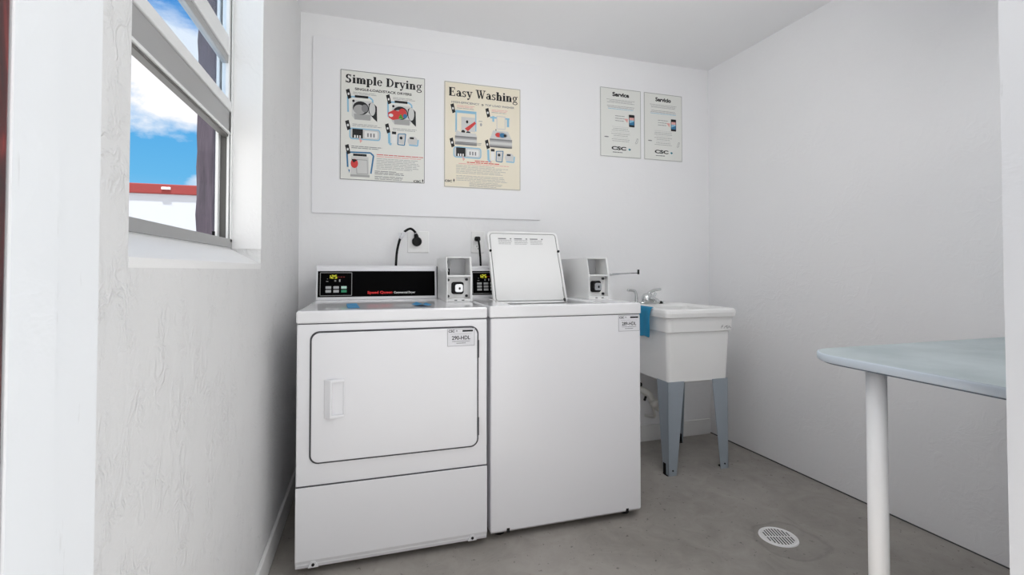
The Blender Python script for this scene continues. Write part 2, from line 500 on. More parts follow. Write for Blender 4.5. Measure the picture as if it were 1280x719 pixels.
f.build('frame', win, bevel=0.0008, seg=1)
y0, y1 = WY0 + 0.012, WY1 - 0.012
s_ = MB()
s_.box((fx - 0.024, y0, 1.502), (fx - 0.006, y1, 1.568), M['alu'])
s_.box((fx - 0.030, y0, 1.488), (fx - 0.010, y1, 1.496), M['alu_dark_shade'])  # dark strip painted in for the shade under the rail
s_.box((fx - 0.030, y0, 1.496), (fx - 0.003, y1, 1.502), M['alu_white'])
s_.box((fx - 0.028, y0, 1.568), (fx - 0.001, y1, 1.600), M['alu_white'])
s_.box((fx - 0.026, y1 - 0.028, 1.600), (fx - 0.006, y1, 2.06), M['alu_white'])
s_.box((fx - 0.026, y0, 2.05), (fx - 0.006, y1, 2.075), M['alu_white'])
sash = s_.build('raised_sash', win, bevel=0.0015, seg=1)
MB().box((fx - 0.026, y0, 1.718), (fx - 0.008, y1 - .028, 1.742), M['alu']).box((fx - 0.028, y0, 1.742), (fx - 0.003, y1 - .028, 1.800), M['alu_white']).build('cross_rail', sash, bevel=0.0015, seg=1)
for z0, z1 in ((1.598, 1.72), (1.80, 2.055)):
    MB().box((fx - 0.018, y0, z0), (fx - 0.015, y1 - 0.028, z1), M['glass']).build('pane', sash)
MB().tube([(fx - 0.004, 1.54, 1.160), (fx - 0.004, 1.54, 1.172)], 0.004, M['black_rubber'], 8).build('latch_stop', win)

# ------------------------------------------------------------------ outside the window and the doorway
MB().box((-30, -30, -0.25), (30, 30, -0.12), M['pave']).build('ground', props=ST)
bw = thing('boundary_wall', 'low white garden wall with red top seen through the window', 'wall', (-3.5, 7.1, -0.12))
MB().box((-9, 7.0, -0.12), (-1.4, 7.25, 2.03), M['facade']).build('wall_body', bw)
c = MB().box((-9.02, 6.97, 2.03), (-1.38, 7.28, 2.155), M['coping'])
c.build('coping', bw, bevel=0.01)
MB().box((-2.53, 6.945, 2.085), (-2.43, 6.97, 2.115), M['logo_white']).build('wall_lamp', bw, bevel=0.005)
po = thing('weathered_post', 'weathered purple-brown post standing outside the window', 'post', (-1.24, 4.24, -0.12))
pp = MB()
rings = []
for k in range(30):
    z = -0.12 + 3.6 * k / 29
    j = [0.004 * math.sin(k * 2.3), 0.004 * math.sin(k * 1.7 + 1)]
    rings.append([(x + j[0], y + j[1], z) for x, y in rrect(-1.30, 4.2, -1.18, 4.32, 0.012, 2)])
pp.loft(rings, M['post'])
pp.build('post_shaft', po)
MB().box((-1.36, 4.14, 3.48), (-1.12, 4.38, 3.56), M['post']).build('post_cap', po, bevel=0.01)

# ------------------------------------------------------------------ dryer and washer helpers
def coin_box(parent, x0, x1, y0, z0=0.918, rod=False):
    """open-fronted coin meter case, upper half leaning back"""
    z1, zm, yb = z0 + 0.203, z0 + 0.116, 2.43
    prof = lambda inset: [(y0 + inset, z0), (yb, z0), (yb, z1), (y0 + 0.024 + inset, z1), (y0 + inset, zm)]
    b = MB()
    tk = 0.005
    b.prism(prof(0), 'x', x0, x0 + tk, M['enamel_warm']).prism(prof(0), 'x', x1 - 0.009, x1, M['enamel_warm'])
    b.box((x0 + tk, y0, z0), (x1 - 0.009, yb, z0 + 0.013), M['enamel_warm'])
    b.box((x0 + tk, y0 + 0.001, zm - 0.004), (x1 - 0.009, yb, zm + 0.004), M['enamel_warm'])
    b.box((x0 + tk, y0 + 0.026, z1 - 0.005), (x1 - 0.009, yb, z1), M['enamel_warm'])
    b.box((x0 + tk, y0 + 0.13, zm), (x1 - 0.009, y0 + 0.135, z1), M['plate_grey'])
    case = b.build('coin_box', parent, bevel=0.0015, seg=1)
    fp = MB().box((x0 + tk, y0 + 0.035, z0 + 0.013), (x1 - 0.009, y0 + 0.04, zm - 0.004), M['enamel_warm'])
    fp.build('lock_plate', case)
    cx, cz = (x0 + x1) / 2 - 0.004, z0 + 0.061
    r_ = MB().prism(rrect(cx - 0.028, cz - 0.028, cx + 0.028, cz + 0.028, 0.011), 'y', y0 + 0.026, y0 + 0.036, M['black_rubber'])
    r_.build('lock_ring', case, bevel=0.003)
    l_ = MB().prism(rrect(cx - 0.015, cz - 0.018, cx + 0.021, cz + 0.018, 0.009), 'y', y0 + 0.008, y0 + 0.03, M['steel'])
    l_.prism(rrect(cx + 0.001, cz - 0.007, cx + 0.010, cz + 0.004, 0.003), 'y', y0 + 0.0072, y0 + 0.009, M['dark'])
    l_.build('lock_cylinder', case, bevel=0.002)
    for sx, sz in ((x0 + 0.011, z0 + 0.024), (x1 - 0.021, z0 + 0.025), (x0 + 0.011, zm - 0.018), (x1 - 0.021, zm - 0.016)):
        MB().tube([(sx, y0 + 0.038, sz), (sx, y0 + 0.026, sz)], 0.0062, M['screw_dark']).build('screw', case)
    wv = MB()
    wv.tube([(x0 + 0.022, y0 + 0.12, zm + 0.07), (x0 + 0.02, y0 + 0.09, zm + 0.05), (x0 + 0.016, y0 + 0.08, zm + 0.036), (x0 + 0.024, y0 + 0.09, zm + 0.012)], 0.002, M['steel'], 6)
    wv.tube([(x0 + 0.032, y0 + 0.12, zm + 0.075), (x0 + 0.034, y0 + 0.1, zm + 0.05), (x0 + 0.028, y0 + 0.1, zm + 0.03)], 0.002, M['logo_white'], 6)
    wv.box((x0 + 0.018, y0 + 0.085, zm + 0.004), (x0 + 0.027, y0 + 0.095, zm + 0.034), M['black_rubber'])
    wv.build('coin_switch', case)
    for k in range(2):
        sl = MB().box((x0 + 0.035 + k * 0.033, y0 - 0.0006, z0 + 0.005), (x0 + 0.047 + k * 0.033, y0 + 0.001, z0 + 0.0085), M['dark'])
        sl.build('base_slot', case)
    if rod:
        rd = MB().tube([(x1 - 0.002, 2.30, 1.036), (x1 + 0.17, 2.30, 1.041), (x1 + 0.296, 2.30, 1.045)], [0.0035, 0.0035, 0.0022], M['steel'], 8)
        rd.tube([(x1 - 0.002, 2.30, 1.002), (x1 + 0.10, 2.30, 1.030), (x1 + 0.20, 2.30, 1.041)], 0.0026, M['plate_grey'], 8)
        rd.box((x1 + 0.292, 2.296, 1.038), (x1 + 0.30, 2.304, 1.064), M['black_rubber'])
        rd.build('arm_rod', case)
    return case

SEG = {'1': 'bc', '2': 'abged', '5': 'afgcd'}
def seven(ink, txt, x, y, w, h, gap, wd, m):
    for c in txt:
        p = {'a': ((x, y), (x + w, y)), 'g': ((x, y + h / 2), (x + w, y + h / 2)), 'd': ((x, y + h), (x + w, y + h)),
             'f': ((x, y), (x, y + h / 2)), 'b': ((x + w, y), (x + w, y + h / 2)), 'e': ((x, y + h / 2), (x, y + h)), 'c': ((x + w, y + h / 2), (x + w, y + h))}
        for k in SEG[c]:
            ink.line(*p[k], wd, m)
        x += w + gap

def console(parent, x0, x1, face0, face1, keys, wash=False):
    """control housing with its black front; front leans back a little"""
    z0, z1 = 0.918, 1.083
    yf = lambda z: 2.398 + (z - z0) * 0.12
    pr = [(yf(z0), z0), (2.5, z0), (2.5, z1 - 0.012), (2.49, z1), (yf(z1) + 0.012, z1), (yf(z1 - 0.010), z1 - 0.010)]
    body = MB().prism(pr, 'x', x0, x1, M['enamel']).build('console', parent, bevel=0.003)
    n = Vector((0, -1, 0.12)).normalized()
    ex, ey = Vector((1, 0, 0)), Vector((0, -0.12, -1)).normalized()
    zt, zb = 1.056, 0.932
    H = (zt - zb) / abs(ey.z)
    o = Vector((face0, yf(zt), zt))
    bl = MB()
    a = [o + n * 0.0012, o + ex * (face1 - face0) + n * 0.0012, o + ex * (face1 - face0) + ey * H + n * 0.0012, o + ey * H + n * 0.0012]
    bl.add([*a, *[p - n * 0.003 for p in a]], [(0, 1, 2, 3), (0, 4, 5, 1), (1, 5, 6, 2), (2, 6, 7, 3), (3, 7, 4, 0), (7, 6, 5, 4)], M['black_gloss'])
    panel = bl.build('control_panel', body)
    I = lambda: Ink(o + n * 0.0014, ex, ey, n, 1, 1)
    k0 = keys
    ol = I()
    ol.path([(k0, 0.008), (k0 + 0.142, 0.008), (k0 + 0.142, H - 0.007), (k0, H - 0.007), (k0, 0.008)], 0.0028, M['grey_line'])
    ol.build('keypad_outline', body)
    dp = I()
    seven(dp, '125', k0 + 0.036, 0.020, 0.0085, 0.015, 0.006, 0.0026, M['led'])
    for k in range(3):
        dp.rect(k0 + 0.078 + k * 0.012, 0.027, k0 + 0.086 + k * 0.012, 0.031, M['led_red'])
    dp.build('display', body)
    for a0, b0, a1, b1, mm in ((0.026, 0.048, 0.036, 0.052, 'ink_grey'), (0.063, 0.043, 0.071, 0.051, 'ink_grey'), (0.084, 0.040, 0.090, 0.052, 'btn'), (0.030, 0.036, 0.034, 0.039, 'ink_grey')):
        I().rect(k0 + a0, b0, k0 + a1, b1, M[mm]).build('indicator', body)
    rows = (0.073, 0.091) if not wash else (0.060, 0.076, 0.092)
    for r_ in rows:
        for c_ in range(3):
            x = k0 + 0.024 + c_ * 0.035
            mm = M['btn'] if wash or c_ < 2 else (M['btn_mint'] if r_ == rows[0] else M['btn_green'])
            q = [o + ex * (x + px - face0 * 0) + ey * (r_ + py) for px, py in ((0, 0), (0.025, 0), (0.025, 0.0125 if not wash else 0.011), (0, 0.0125 if not wash else 0.011))]
            bt = MB().add([*[p + n * 0.003 for p in q], *[p + n * 0.0005 for p in q]], [(0, 1, 2, 3), (0, 4, 5, 1), (1, 5, 6, 2), (2, 6, 7, 3), (3, 7, 4, 0)], mm)
            bt.build('button', body, bevel=0.0008, seg=1)
    if not wash:
        lg = I()
        W = face1 - face0
        lg.text('Speed Queen', 0.226, H - 0.014, 0.0175, M['logo_red'], bold=0.0006, width=0.118)
        lg.build('red_logo', body)
        lg = I()
        lg.text('Commercial Dryer', 0.351, H - 0.014, 0.0135, M['logo_white'], bold=0.0004, width=0.104)
        lg.build('white_lettering', body)
    return body

def sticker(parent, x0, z0, x1, z1, y, number):
    w_, h_ = x1 - x0, z1 - z0
    MBs = MB().box((x0, y - 0.0006, z0), (x1, y, z1), M['sticker'])
    st = MBs.build('sticker', parent)
    I = Ink((x0, y - 0.0006, z1), (1, 0, 0), (0, 0, -1), (0, -1, 0), w_, h_, 0.0002)
    I.path([(0.015, 0.02), (0.985, 0.02), (0.985, 0.97), (0.015, 0.97), (0.015, 0.02)], 0.0012, M['ink_grey'])
    I.text('CSC', 0.05, 0.20, 0.0125, M['ink'], bold=0.0004)
    I.disc(0.345, 0.13, 0.015, 0.055, M['ink'], 6)
    I.rect(0.55, 0.09, 0.93, 0.19, M['ink'])
    I.rect(0.12, 0.30, 0.88, 0.315, M['ink_lt'])
    I.text(number, 0.5, 0.62, 0.0205, M['ink'], 'CENTER', bold=0.0004, width=0.66)
    I.fine(0.16, 0.84, 0.70, 0.04, M['ink_grey'], True).fine(0.3, 0.7, 0.80, 0.05, M['ink_grey'], True)
    I.build('sticker_print', parent)
    return st

# ------------------------------------------------------------------ dryer
D = thing('clothes_dryer', 'white front-loading coin dryer with closed square door and wide black control panel', 'dryer', (0.097, 2.15, 0))
DX0, DX1, DYF = -0.243, 0.439, 1.79
MB().box((DX0, DYF, 0.03), (DX1, 2.5, 0.8705), M['enamel']).build('cabinet', D, bevel=0.005)
MB().prism([(DYF - 0.004, 0.8725), (2.5, 0.8725), (2.5, 0.918), (DYF - 0.004, 0.917)], 'x', DX0 - 0.003, DX1 + 0.001, M['enamel_top']).build('top_panel', D, bevel=0.008, seg=4)
MB().box((DX0 + 0.004, DYF + 0.002, 0.8695), (DX1 - 0.004, 2.49, 0.8735), M['gasket_and_shade']).build('top_seam', D)
kick = MB().prism([(DYF - 0.004, 0.304), (DYF + 0.004, 0.304), (DYF + 0.01, 0.022), (DYF + 0.006, 0.022), (DYF - 0.004, 0.052)], 'x', DX0, DX1, M['enamel']).build('kick_panel', D, bevel=0.002)
MB().box((DX0 + 0.001, DYF - 0.0025, 0.302), (DX1 - 0.001, DYF + 0.002, 0.3085), M['gasket_and_shade']).build('panel_seam', D)
for sx in (-0.184, 0.381):
    tb = MB().prism([(sx - 0.017, 0.026), (sx + 0.017, 0.026), (sx + 0.007, 0.047), (sx - 0.007, 0.047)], 'y', DYF - 0.0046, DYF + 0.003, M['enamel']).build('screw_tab', kick)
    MB().tube([(sx, DYF + 0.002, 0.036), (sx, DYF - 0.007, 0.036)], 0.0052, M['screw_dark']).build('screw', kick)
for fx_ in (DX0 + 0.05, DX1 - 0.05):
    for fy_ in (DYF + 0.06, 2.44):
        MB().tube([(fx_, fy_, 0), (fx_, fy_, 0.012), (fx_, fy_, 0.0121), (fx_, fy_, 0.031)], [0.022, 0.022, 0.01, 0.01], M['black_rubber']).build('levelling_foot', D)
dx0, dx1, dz0, dz1 = -0.197, 0.4015, 0.384, 0.842
MB().prism(rrect(dx0 - 0.003, dz0 - 0.003, dx1 + 0.003, dz1 + 0.003, 0.031, 8), 'y', DYF - 0.0022, DYF + 0.003, M['gasket_and_shade']).build('door_gasket', D)
door = MB().prism(rrect(dx0 + 0.003, dz0 + 0.003, dx1 - 0.003, dz1 - 0.003, 0.027, 8), 'y', DYF - 0.009, DYF + 0.001, M['enamel']).build('door', D, bevel=0.003)
hx0, hx1, hz0, hz1 = -0.153, -0.083, 0.540, 0.675
yd = DYF - 0.009
h = MB()
h.prism([(hx0, yd), (hx0 + 0.004, yd - 0.006), (hx0 + 0.022, yd - 0.017), (hx0 + 0.0275, yd - 0.017), (hx0 + 0.028, yd)], 'z', hz0, hz1, M['enamel'])
h.prism([(hx0 + 0.02, yd), (hx0 + 0.024, yd - 0.016), (hx1, yd - 0.005), (hx1, yd)], 'z', hz1 - 0.010, hz1, M['enamel'])
h.prism([(hx0 + 0.02, yd), (hx0 + 0.024, yd - 0.016), (hx1, yd - 0.005), (hx1, yd)], 'z', hz0, hz0 + 0.010, M['enamel'])
h.box((hx1 - 0.006, yd - 0.004, hz0), (hx1, yd, hz1), M['enamel'])
h.build('handle', door, bevel=0.002)
for z in (0.757, 0.46):
    MB().box((dx1 - 0.004, yd - 0.001, z - 0.034), (dx1 + 0.004, yd + 0.006, z + 0.034), M['gasket_and_shade']).build('hinge', door, bevel=0.001)
sticker(door, 0.281, 0.770, 0.388, 0.838, yd, '290-HDL')
console(D, -0.245, 0.327, -0.237, 0.316, 0.011)
MB().box((0.3272, 2.402, 0.918), (0.3285, 2.498, 1.08), M['gasket_and_shade']).build('console_gap', D)
coin_box(D, 0.330, 0.447, 2.105)
def bez(pts, n=8):
    out = []
    Q = [Vector(p) for p in pts]
    for k in range(len(Q) - 1):
        p0, p1, p2, p3 = Q[max(k - 1, 0)], Q[k], Q[k + 1], Q[min(k + 2, len(Q) - 1)]
        for i in range(n):
            u = i / n
            out.append(0.5 * ((2 * p1) + (p2 - p0) * u + (2 * p0 - 5 * p1 + 4 * p2 - p3) * u * u + (3 * p1 - p0 - 3 * p2 + p3) * u ** 3))
    return out + [Q[-1]]
cord = MB().tube(bez([(0.126, 2.515, 0.96), (0.129, 2.51, 1.09), (0.137, 2.51, 1.176), (0.160, 2.515, 1.247), (0.200, 2.525, 1.279), (0.230, 2.545, 1.262), (0.236, 2.556, 1.24)]), 0.0062, M['black_rubber']).build('power_cord', D)
pl = MB().tube([(0.240, 2.571, 1.214), (0.240, 2.548, 1.214), (0.240, 2.540, 1.214)], [0.0255, 0.0255, 0.021], M['black_rubber'], 20)
pl.tube([(0.240, 2.556, 1.218), (0.2365, 2.556, 1.243), (0.233, 2.553, 1.255)], [0.016, 0.012, 0.009], M['black_rubber'])
pl.tube([(0.229, 2.546, 1.263), (0.233, 2.550, 1.257)], 0.008, M['steel'])
pl.build('plug', cord, bevel=0.002, props={'label': 'round flat black plug'})
tg = MB().tube([(0.149, 2.512, 1.224), (0.171, 2.517, 1.260)], 0.0085, M['sticker'])
tg.box((0.143, 2.506, 1.236), (0.147, 2.514, 1.256), M['sticker'])
tg.build('cord_tag', cord, props={'label': 'white paper tag wrapped round the cord'})

# ------------------------------------------------------------------ washer
Wm = thing('washing_machine', 'white top-loading washing machine with its lid raised', 'washing machine', (0.79, 2.15, 0))
WX0, WX1, WYF = 0.456, 1.126, 1.80
MB().box((WX0, WYF, 0.032), (WX1, 2.5, 0.8705), M['enamel']).build('cabinet', Wm, bevel=0.006)
MB().prism([(WYF + 0.001, 0.034), (WYF + 0.012, 0.024), (2.49, 0.024), (2.49, 0.034)], 'x', WX0 + 0.004, WX1 - 0.004, M['enamel']).build('base_flange', Wm)
for sx in (0.528, 1.058):
    MB().box((sx - 0.006, WYF - 0.001, 0.026), (sx + 0.006, WYF + 0.004, 0.043), M['dark']).build('base_notch', Wm)
MB().box((WX0 + 0.004, WYF + 0.003, 0.869), (WX1 - 0.004, 2.49, 0.8735), M['gasket_and_shade']).build('top_seam', Wm)
ox0, ox1, oy0, oy1 = 0.560, 0.968, 1.862, 2.225
tp = MB()
O = [(WX0 - 0.006, WYF - 0.004), (WX1 + 0.003, WYF - 0.004), (WX1 + 0.003, 2.5), (WX0 - 0.006, 2.5)]
I_ = [(ox0, oy0), (ox1, oy0), (ox1, oy1), (ox0, oy1)]
vs = [(x, y, 0.919) for x, y in O] + [(x, y, 0.919) for x, y in I_] + [(x, y, 0.8725) for x, y in O] + [(x, y, 0.8725) for x, y in I_]
fs = []
for k in range(4):
    j = (k + 1) % 4
    fs += [(k, j, 4 + j, 4 + k), (8 + k, 8 + j, 12 + j, 12 + k), (k, j, 8 + j, 8 + k), (4 + k, 4 + j, 12 + j, 12 + k)]
tp.add(vs, fs, M['enamel_top'])
tp.build('top_panel', Wm, bevel=0.008, seg=4)
tr_ = MB()
cx, cy = (ox0 + ox1) / 2, (oy0 + oy1) / 2
n = 40
rng = lambda r, z: [(cx + r * math.cos(2 * math.pi * i / n), cy + r * math.sin(2 * math.pi * i / n), z) for i in range(n)]
tr_.box((ox0 - 0.004, oy0 - 0.004, 0.8715), (ox1 + 0.004, oy1 + 0.004, 0.8735), M['gasket_and_shade'])  # dark plate standing in for the shade down in the well
tr_.loft([rng(0.172, 0.8735), rng(0.172, 0.885), rng(0.150, 0.885), rng(0.146, 0.874)], M['plate_grey'], False, True, True)
tr_.build('tub_ring_and_shade', Wm)
for fx_ in (WX0 + 0.05, WX1 - 0.05):
    for fy_ in (WYF + 0.06, 2.44):
        MB().tube([(fx_, fy_, 0), (fx_, fy_, 0.012), (fx_, fy_, 0.0121), (fx_, fy_, 0.031)], [0.022, 0.022, 0.01, 0.01], M['black_rubber']).build('levelling_foot', Wm)
# lid, standing open and leaning back on the console
LX0, LX1 = 0.574, 0.961
p0 = Vector((0, 2.202, 0.897)); p1 = Vector((0, 2.352, 1.263))
up_ = (p1 - p0).normalized(); LL = (p1 - p0).length
nf = Vector((0, -up_.z, up_.y))          # face towards the room
def lidmap(p): # p = (x, depth from face, height along lid)
    return Vector((p[0], 0, 0)) + p0 + up_ * p[2] - nf * p[1]
tb = MB().prism(rrect(LX0, 0, LX1, LL, 0.024, 8), 'y', 0.006, 0.020, M['enamel_warm'])
lid = tb.build('lid', Wm, bevel=0.004, seg=3, fn=lidmap)
rm = MB()
o_pts, i_pts = rrect(LX0, 0, LX1, LL, 0.024, 8), rrect(LX0 + 0.012, 0.012, LX1 - 0.012, LL - 0.012, 0.018, 8)
k_ = len(o_pts)
vs = [(x, -0.001, z) for x, z in o_pts] + [(x, -0.001, z) for x, z in i_pts] + [(x, 0.0065, z) for x, z in o_pts] + [(x, 0.0065, z) for x, z in i_pts]
fs = []
for i in range(k_):
    j = (i + 1) % k_
    fs += [(i, j, k_ + j, k_ + i), (i, j, 2 * k_ + j, 2 * k_ + i), (k_ + i, k_ + j, 3 * k_ + j, 3 * k_ + i)]
rm.add(vs, fs, M['enamel_warm'])
rm.build('lid_rim', lid, fn=lidmap, bevel=0.0025, seg=2)
MB().prism(rrect(LX0 + 0.010, 0.010, LX1 - 0.010, LL - 0.010, 0.017, 8), 'y', 0.0042, 0.0062, M['gasket_and_shade']).build('lid_groove_shade', lid, fn=lidmap)  # dark ring that puts the shadow of the lid's lip into the colour
MB().prism(rrect(LX0 + 0.0145, 0.0145, LX1 - 0.0145, LL - 0.0145, 0.014, 8), 'y', -0.0005, 0.006, M['enamel_warm']).build('lid_panel', lid, fn=lidmap, bevel=0.002)
for x, z in ((LX0 + 0.009, 0.283), (LX1 - 0.009, 0.283)):
    MB().tube([(x, 0.004, z), (x, -0.006, z)], 0.0062, M['black_rubber']).build('bumper', lid, fn=lidmap)
lt = Ink(lidmap((LX0 + 0.056, -0.0007, LL - 0.040)), (1, 0, 0), -up_, nf, 0.250, 0.036, 0.0002)
for k in range(3):
    x = k * 0.345
    lt.rect(x, 0.0, x + 0.17, 0.16, M['ink_grey']); lt.disc(x + 0.27, 0.08, 0.02, 0.10, M['ink_grey'], 10)
    for q in range(4):
        lt.fine(x, x + 0.30, 0.28 + q * 0.2, 0.09, M['ink_lt'], ragged=0.15)
lt.build('lid_notice', lid, props={'label': 'three small blocks of grey print'})
hg = MB().box((LX1 - 0.022, -0.006, 0.006), (LX1 - 0.012, 0.002, 0.022), M['screw_dark']).box((LX1 - 0.018, -0.004, 0.022), (LX1 - 0.0155, 0.0, 0.085), M['ink_lt'])
hg.build('hinge_pin', lid, fn=lidmap)
console(Wm, 0.452, 1.015, 0.502, 1.002, 0.010, wash=True)
coin_box(Wm, 1.019, 1.132, 2.083, 0.919, rod=True)
fr = Wm
sticker(fr, 1.018, 0.797, 1.1225, 0.867, WYF, '289-HDL')
cord = MB().tube(bez([(0.582, 2.52, 0.96), (0.580, 2.515, 1.09), (0.576, 2.52, 1.17), (0.573, 2.53, 1.215), (0.572, 2.542, 1.234)]), 0.0058, M['black_rubber']).build('power_cord', Wm)
MB().prism(rrect(0.556, 1.222, 0.585, 1.247, 0.007, 3), 'y', 2.540, 2.566, M['black_rubber']).build('plug', cord, bevel=0.003)

# ------------------------------------------------------------------ blue tape on the dryer
MB().add([(-0.087, 1.955, 0.9188), (-0.05, 1.95, 0.9188), (-0.036, 1.862, 0.9188), (-0.078, 1.858, 0.9188), (-0.087, 1.955, 0.9290), (-0.05, 1.95, 0.9305), (-0.036, 1.862, 0.9196), (-0.078, 1.858, 0.9210)],
         [(0, 1, 2, 3), (4, 5, 6, 7), (0, 1, 5, 4), (1, 2, 6, 5), (2, 3, 7, 6), (3, 0, 4, 7)], M['tape']).build('tape_scrap', origin=(-0.06, 1.9, 0.9188), props=P('flat square scrap of blue tape on the left of the dryer top', 'tape', 'blue tape scraps'))
tpz = MB()
g = []
for i in range(7):
    for j in range(4):
        u, w_ = i / 6, j / 3
        g.append((0.165 + 0.055 * u + 0.012 * w_, 1.985 - 0.10 * w_ - 0.03 * u, 0.9195 + 0.010 * math.sin(u * 4.2) ** 2 * (1 - 0.5 * w_) + 0.002 * w_))
fs = [(i * 4 + j, (i + 1) * 4 + j, (i + 1) * 4 + j + 1, i * 4 + j + 1) for i in range(6) for j in range(3)]
tpz.add(g, fs, M['tape'])
o = tpz.build('tape_scrap', origin=(0.19, 1.93, 0.9195), props=P('crumpled scrap of blue tape beside the coin box on the dryer', 'tape', 'blue tape scraps'))
sd = o.modifiers.new('thick', 'SOLIDIFY'); sd.thickness = 0.0008

# ------------------------------------------------------------------ outlets
o1 = thing('outlet_plate', 'square white outlet plate holding the round black dryer plug', 'outlet', (0.249, YB, 1.155))
MB().box((0.192, YB - 0.007, 1.155), (0.306, YB, 1.272), M['plate']).build('plate', o1, bevel=0.003)
MB().tube([(0.24, YB - 0.0068, 1.214), (0.24, YB - 0.011, 1.214)], 0.028, M['plate'], 20).build('socket', o1)
o2 = thing('outlet_plate', 'narrow white outlet plate behind the raised washer lid', 'outlet', (0.578, YB, 1.157))
MB().box((0.540, YB - 0.007, 1.158), (0.616, YB, 1.278), M['plate']).build('plate', o2, bevel=0.003)
for z in (1.190, 1.240):
    sk = MB().prism(rrect(0.562, z - 0.017, 0.594, z + 0.017, 0.010, 4), 'y', YB - 0.0098, YB - 0.0065, M['plate'])
    sk.box((0.570, YB - 0.0102, z - 0.001), (0.573, YB - 0.0097, z + 0.009), M['dark']).box((0.583, YB - 0.0102, z - 0.001), (0.586, YB - 0.0097, z + 0.009), M['dark']).box((0.576, YB - 0.0102, z - 0.012), (0.580, YB - 0.0097, z - 0.007), M['dark'])
    sk.build('socket', o2)

# ------------------------------------------------------------------ board and posters
bd = MB().box((-0.286, YB - 0.013, 1.352), (0.948, YB - 0.0003, 2.258), M['board']).build('backing_board', origin=(0.33, YB, 1.352), bevel=0.002, props=P('large white painted wall board behind the two instruction posters', 'board'))

def poster(name, label, x0, z0, x1, z1, y, paper, edge, border=True):
    r_ = thing(name, label, 'poster', ((x0 + x1) / 2, y, z0))
    MB().box((x0, y - 0.004, z0), (x1, y, z1), paper).build('sheet', r_)
    mk = lambda: Ink((x0, y - 0.004, z1), (1, 0, 0), (0, 0, -1), (0, -1, 0), x1 - x0, z1 - z0)
    if border:
        i_ = mk()
        w_, h_ = x1 - x0, z1 - z0
        a, b_ = 0.0025 / w_, 0.0025 / h_
        i_.path([(a, b_), (1 - a, b_), (1 - a, 1 - b_), (a, 1 - b_), (a, b_)], 0.0032, edge)
        i_.build('border', r_)
    return r_, mk

def tag_icon(I, x, y, k=1.0):
    I.poly([(x - 0.028 * k, y - 0.035 * k), (x + 0.012 * k, y - 0.048 * k), (x + 0.036 * k, y + 0.034 * k), (x - 0.002 * k, y + 0.048 * k)], M['ink'])
    I.disc(x + 0.004 * k, y, 0.011 * k, 0.012 * k, M['ink_white'], 10)

def dryer_icon(I, x, y, cloth):
    """x, y = top left of the drawn machine, about 0.30 wide and 0.21 high"""
    I.path([(x - 0.045, y + 0.16), (x - 0.05, y + 0.02), (x + 0.2, y + 0.01), (x + 0.235, y + 0.03), (x + 0.24, y + 0.08)], 0.008, M['ink_blue'])
    I.poly([(x, y + 0.045), (x + 0.225, y + 0.045), (x + 0.23, y + 0.20), (x + 0.21, y + 0.225), (x + 0.03, y + 0.225), (x - 0.005, y + 0.19)], M['ink_pale'])
    I.poly([(x + 0.02, y + 0.17), (x + 0.215, y + 0.17), (x + 0.21, y + 0.222), (x + 0.03, y + 0.222)], M['ink_lt'])
    I.rect(x + 0.03, y, x + 0.185, y + 0.022, M['ink'])
    I.disc(x + 0.10, y + 0.115, 0.092, 0.062, M['ink'])
    I.disc(x + 0.085, y + 0.130, 0.068, 0.045, M['ink_lt'])
    I.disc(x + 0.145, y + 0.115, 0.038, 0.036, M['ink_grey'])
    I.disc(x + 0.015, y + 0.055, 0.014, 0.012, M['ink'])
    I.poly([(x + 0.19, y + 0.07), (x + 0.235, y + 0.05), (x + 0.285, y + 0.09), (x + 0.29, y + 0.23), (x + 0.245, y + 0.20), (x + 0.19, y + 0.15)], M['ink'])
    I.disc(x + 0.232, y + 0.115, 0.036, 0.062, M['ink_pale'])
    if cloth:
        I.poly([(x - 0.05, y + 0.12), (x + 0.02, y + 0.09), (x + 0.08, y + 0.10), (x + 0.09, y + 0.17), (x + 0.01, y + 0.185), (x - 0.04, y + 0.165)], M['ink_red'])
        I.disc(x + 0.125, y + 0.115, 0.05, 0.045, M['ink_red'])
        I.poly([(x + 0.075, y + 0.165), (x + 0.105, y + 0.12), (x + 0.135, y + 0.168)], M['ink_green'])
        I.disc(x + 0.155, y + 0.14, 0.024, 0.022, M['ink_dblue'])
        I.disc(x - 0.012, y + 0.142, 0.026, 0.016, M['ink_white'])

def panel_icon(I, x, y):
    I.poly(rrect(x, y, x + 0.36, y + 0.105, 0.03, 4), M['ink_blue'])
    I.poly(rrect(x + 0.012, y + 0.010, x + 0.348, y + 0.095, 0.024, 4), M['ink_pale'])
    I.rect(x + 0.035, y + 0.008, x + 0.155, y + 0.092, M['ink'])
    I.poly(rrect(x + 0.175, y + 0.022, x + 0.325, y + 0.085, 0.012, 3), M['ink_white'])
    for k in range(3):
        I.rect(x + 0.205 + k * 0.035, y + 0.04, x + 0.222 + k * 0.035, y + 0.075, M['ink_grey'])
        I.rect(x + 0.055 + k * 0.03, y + 0.066, x + 0.072 + k * 0.03, y + 0.09, M['ink_white'])
    I.poly([(x + 0.11, y + 0.085), (x + 0.15, y + 0.115), (x + 0.125, y + 0.135)], M['ink_pink'])

